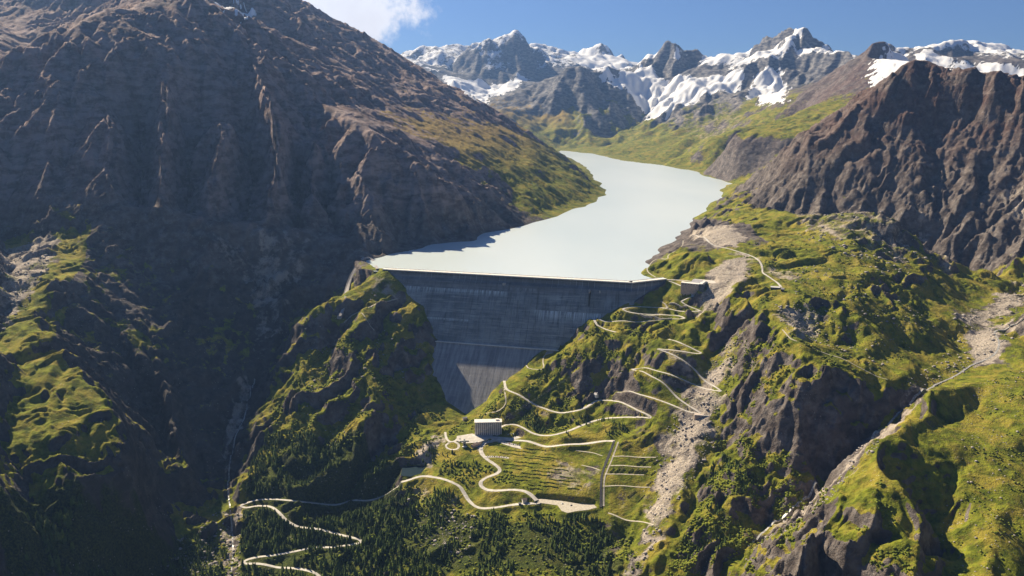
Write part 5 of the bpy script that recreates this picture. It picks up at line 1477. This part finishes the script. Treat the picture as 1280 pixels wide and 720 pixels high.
cm = []
for k, (gv, gf) in enumerate(GEO):
    me = bpy.data.meshes.new('crown'); me.from_pydata([tuple(map(float, v)) for v in gv], [], [tuple(map(int, f)) for f in gf]); me.update(); me.materials.append(M_NEEDLE); cm.append(me)
tm = MB().cyl((0, 0, -0.12), (0, 0, 0.75), 0.028, 0.008, 6).mesh('trunk', M_BARK)
for i in chosen:
    x, y, z, si, hh = AP[i]
    r = empty('conifer', (x, y, z), rt.uniform(0, 6.28), label=STANDS[int(si)][1], cat='tree', group=STANDS[int(si)][0])
    part('trunk', tm, r, sc=(hh, hh, hh)); w = hh * rt.uniform(0.85, 1.15); part('crown', cm[rt.randint(5)], r, sc=(w, w, hh))
rest = np.setdiff1d(np.arange(len(AP)), chosen); A_ = AP[rest]
o = joined('conifer_forest', GEO, A_[:, :3], A_[:, 4], A_[:, 4]*rt.uniform(0.85, 1.15, len(A_)), rt.randint(0, 5, len(A_)), rt.uniform(0, 6.28, len(A_)), M_NEEDLE)
setp(o, 'dense dark conifer wood covering the lower slopes along the bottom of the valley', 'woodland', kind='stuff')
# shrubs
BP = []
for pts, n, sz, thr in (
  ([(895,540),(960,560),(1000,600),(980,640),(930,690),(880,722),(830,722),(870,640),(893,580)], 1700, 2.1, -0.1),
  ([(340,500),(400,400),(470,420),(540,470),(560,530),(500,590),(400,560),(330,600)], 1300, 2.6, 0.05),
  ([(520,560),(600,510),(640,480),(700,490),(740,510),(690,545),(600,530),(560,545)], 700, 2.2, 0.0),
  ([(640,480),(740,405),(800,380),(850,400),(780,470),(700,490)], 700, 2.0, 0.05),
  ([(505,606),(560,612),(600,642),(690,640),(790,655),(800,700),(790,770),(300,770),(310,640),(450,640)], 1800, 2.4, -0.1),
  ([(190,655),(270,655),(300,690),(290,770),(190,770)], 500, 2.2, -0.2),
  ([(980,560),(1040,600),(1010,690),(1100,600),(1150,720),(980,760),(930,722)], 700, 2.2, 0.05),
  ([(900,420),(990,420),(1090,480),(1000,480),(960,520),(910,520)], 500, 2.2, 0.05),
  ([(930,300),(1100,310),(1190,420),(1100,470),(1000,420),(930,370)], 900, 2.0, 0.1),
  ([(1230,480),(1285,450),(1285,722),(1180,722)], 700, 1.7, 0.1),
  ([(548,575),(600,580),(640,590),(650,608),(600,608),(560,598)], 200, 2.2, -0.1),
  ):
    p = scatter(wpoly(pts, HS), n, rt, clump=40, thr=thr)
    for q in p: BP.append((q[0], q[1], q[2], sz*rt.uniform(0.5, 1.4)))
# planted rows on the terraced slope under the hotel
nrow = 0
for r_ in range(12):
    v0 = 557 + r_*4.6
    u0, u1 = (622 + r_*1.5, 690 + r_*4)
    if 567 < v0 < 573: u0 = 645
    for u in np.arange(u0, min(u1, 742), 1.7):
        v = v0 + (u - u0)*0.10 + 0.4*math.sin(u*0.4)
        if v > 612: continue
        if math.sin(u*0.13 + r_*1.7) > 0.75: continue
        g = hit(u, v)
        if g and gsample(carve_d, g[0], g[1]) > 0.95: BP.append((g[0], g[1], g[2], 1.7*rt.uniform(0.7, 1.2)))
BP = np.array(BP); BG = [bush_geo(s) for s in range(6)]
o = joined('shrub_cover', BG, BP[:, :3], BP[:, 3]*0.9, BP[:, 3], rt.randint(0, 6, len(BP)), rt.uniform(0, 6.28, len(BP)), M_BUSH)
setp(o, 'low green alder scrub and planted shrub rows spread over the lit slopes', 'shrubs', kind='stuff')
# boulders
RP = []
for pts, n, sz in (
  ([(895,445),(930,410),(905,500),(893,560),(840,640),(800,722),(778,722),(815,620),(822,560),(850,505)], 900, 1.3),
  ([(985,262),(1110,270),(1170,330),(1120,360),(1000,300)], 900, 2.0),
  ([(1190,395),(1285,350),(1285,400),(1215,460),(1160,490),(1130,515),(1120,500),(1200,430)], 700, 1.6),
  ([(980,650),(1020,612),(1090,545),(1100,560),(1030,632),(930,700)], 500, 1.4),
  ([(270,640),(300,640),(300,722),(200,722),(210,670)], 500, 1.5),
  ([(0,310),(60,275),(60,340),(0,420)], 500, 1.8),
  ([(970,380),(1030,390),(1020,430),(980,420)], 250, 1.5),
  ([(1000,330),(1180,400),(1100,470),(980,420)], 500, 1.5),
  ([(1220,480),(1285,460),(1285,722),(1150,722),(1190,600)], 350, 1.1),
  ([(500,610),(600,645),(590,700),(520,680)], 250, 1.4),
  ([(380,400),(470,350),(540,440),(420,560),(350,520)], 300, 1.4),
  ):
    p = scatter(wpoly(pts, HS), n, rt, clump=50, thr=-0.25)
    for q in p: RP.append((q[0], q[1], q[2], sz*min(3.2, 0.45 + rt.exponential(0.55))))
RP = np.array(RP)
o = joined('boulder_field', [bush_geo(s+20) for s in range(6)], RP[:, :3] - np.array((0, 0, 0.3)), RP[:, 3]*0.8, RP[:, 3], rt.randint(0, 6, len(RP)), rt.uniform(0, 6.28, len(RP)), M_ROCK)
setp(o, 'scattered pale boulders on the scree, river gravel and rubble slopes', 'boulders', kind='stuff')
print('plants', round(time.time()-T0, 1), 'trees', len(AP), 'bushes', len(BP), 'rocks', len(RP), 'singled', len(chosen))
# ------------------------------------------------------------------ the air: one closed box of thin even haze
def haze():
    x0, x1, y0, y1, z0, z1 = -31000, 31000, -600, 16300, -600, 2600
    lo = min(float(H.min()) - 1.0, -480.0)
    V = [(x, y, z) for x in (x0, x1) for y in (y0, y1) for z in (lo - 1, z1)]
    F = [(0, 1, 3, 2), (4, 6, 7, 5), (0, 4, 5, 1), (2, 3, 7, 6), (0, 2, 6, 4), (1, 5, 7, 3)]
    me = bpy.data.meshes.new('haze'); me.from_pydata(V, [], F); me.update()
    o = bpy.data.objects.new('haze', me); COL.objects.link(o); o['kind'] = 'stuff'
    m = bpy.data.materials.new('thin_air'); m.use_nodes = True; n = m.node_tree
    n.nodes.remove(n.nodes['Principled BSDF'])
    pv = n.nodes.new('ShaderNodeVolumePrincipled')
    pv.inputs['Color'].default_value = (0.03, 0.38, 1.0, 1); pv.inputs['Density'].default_value = HAZE
    pv.inputs['Anisotropy'].default_value = 0.2
    mie = n.nodes.new('ShaderNodeVolumePrincipled')          # fine dust: scatters forward, so the air glows towards the sun
    mie.inputs['Color'].default_value = (1.0, 0.74, 0.62, 1); mie.inputs['Density'].default_value = HAZE * 0.30; mie.inputs['Anisotropy'].default_value = 0.84
    ad = n.nodes.new('ShaderNodeAddShader'); n.links.new(pv.outputs[0], ad.inputs[0]); n.links.new(mie.outputs[0], ad.inputs[1])
    n.links.new(ad.outputs[0], n.nodes['Material Output'].inputs['Volume'])
    me.materials.append(m)
HAZE = 2.7e-5
haze()
print('done', round(time.time()-T0, 1))
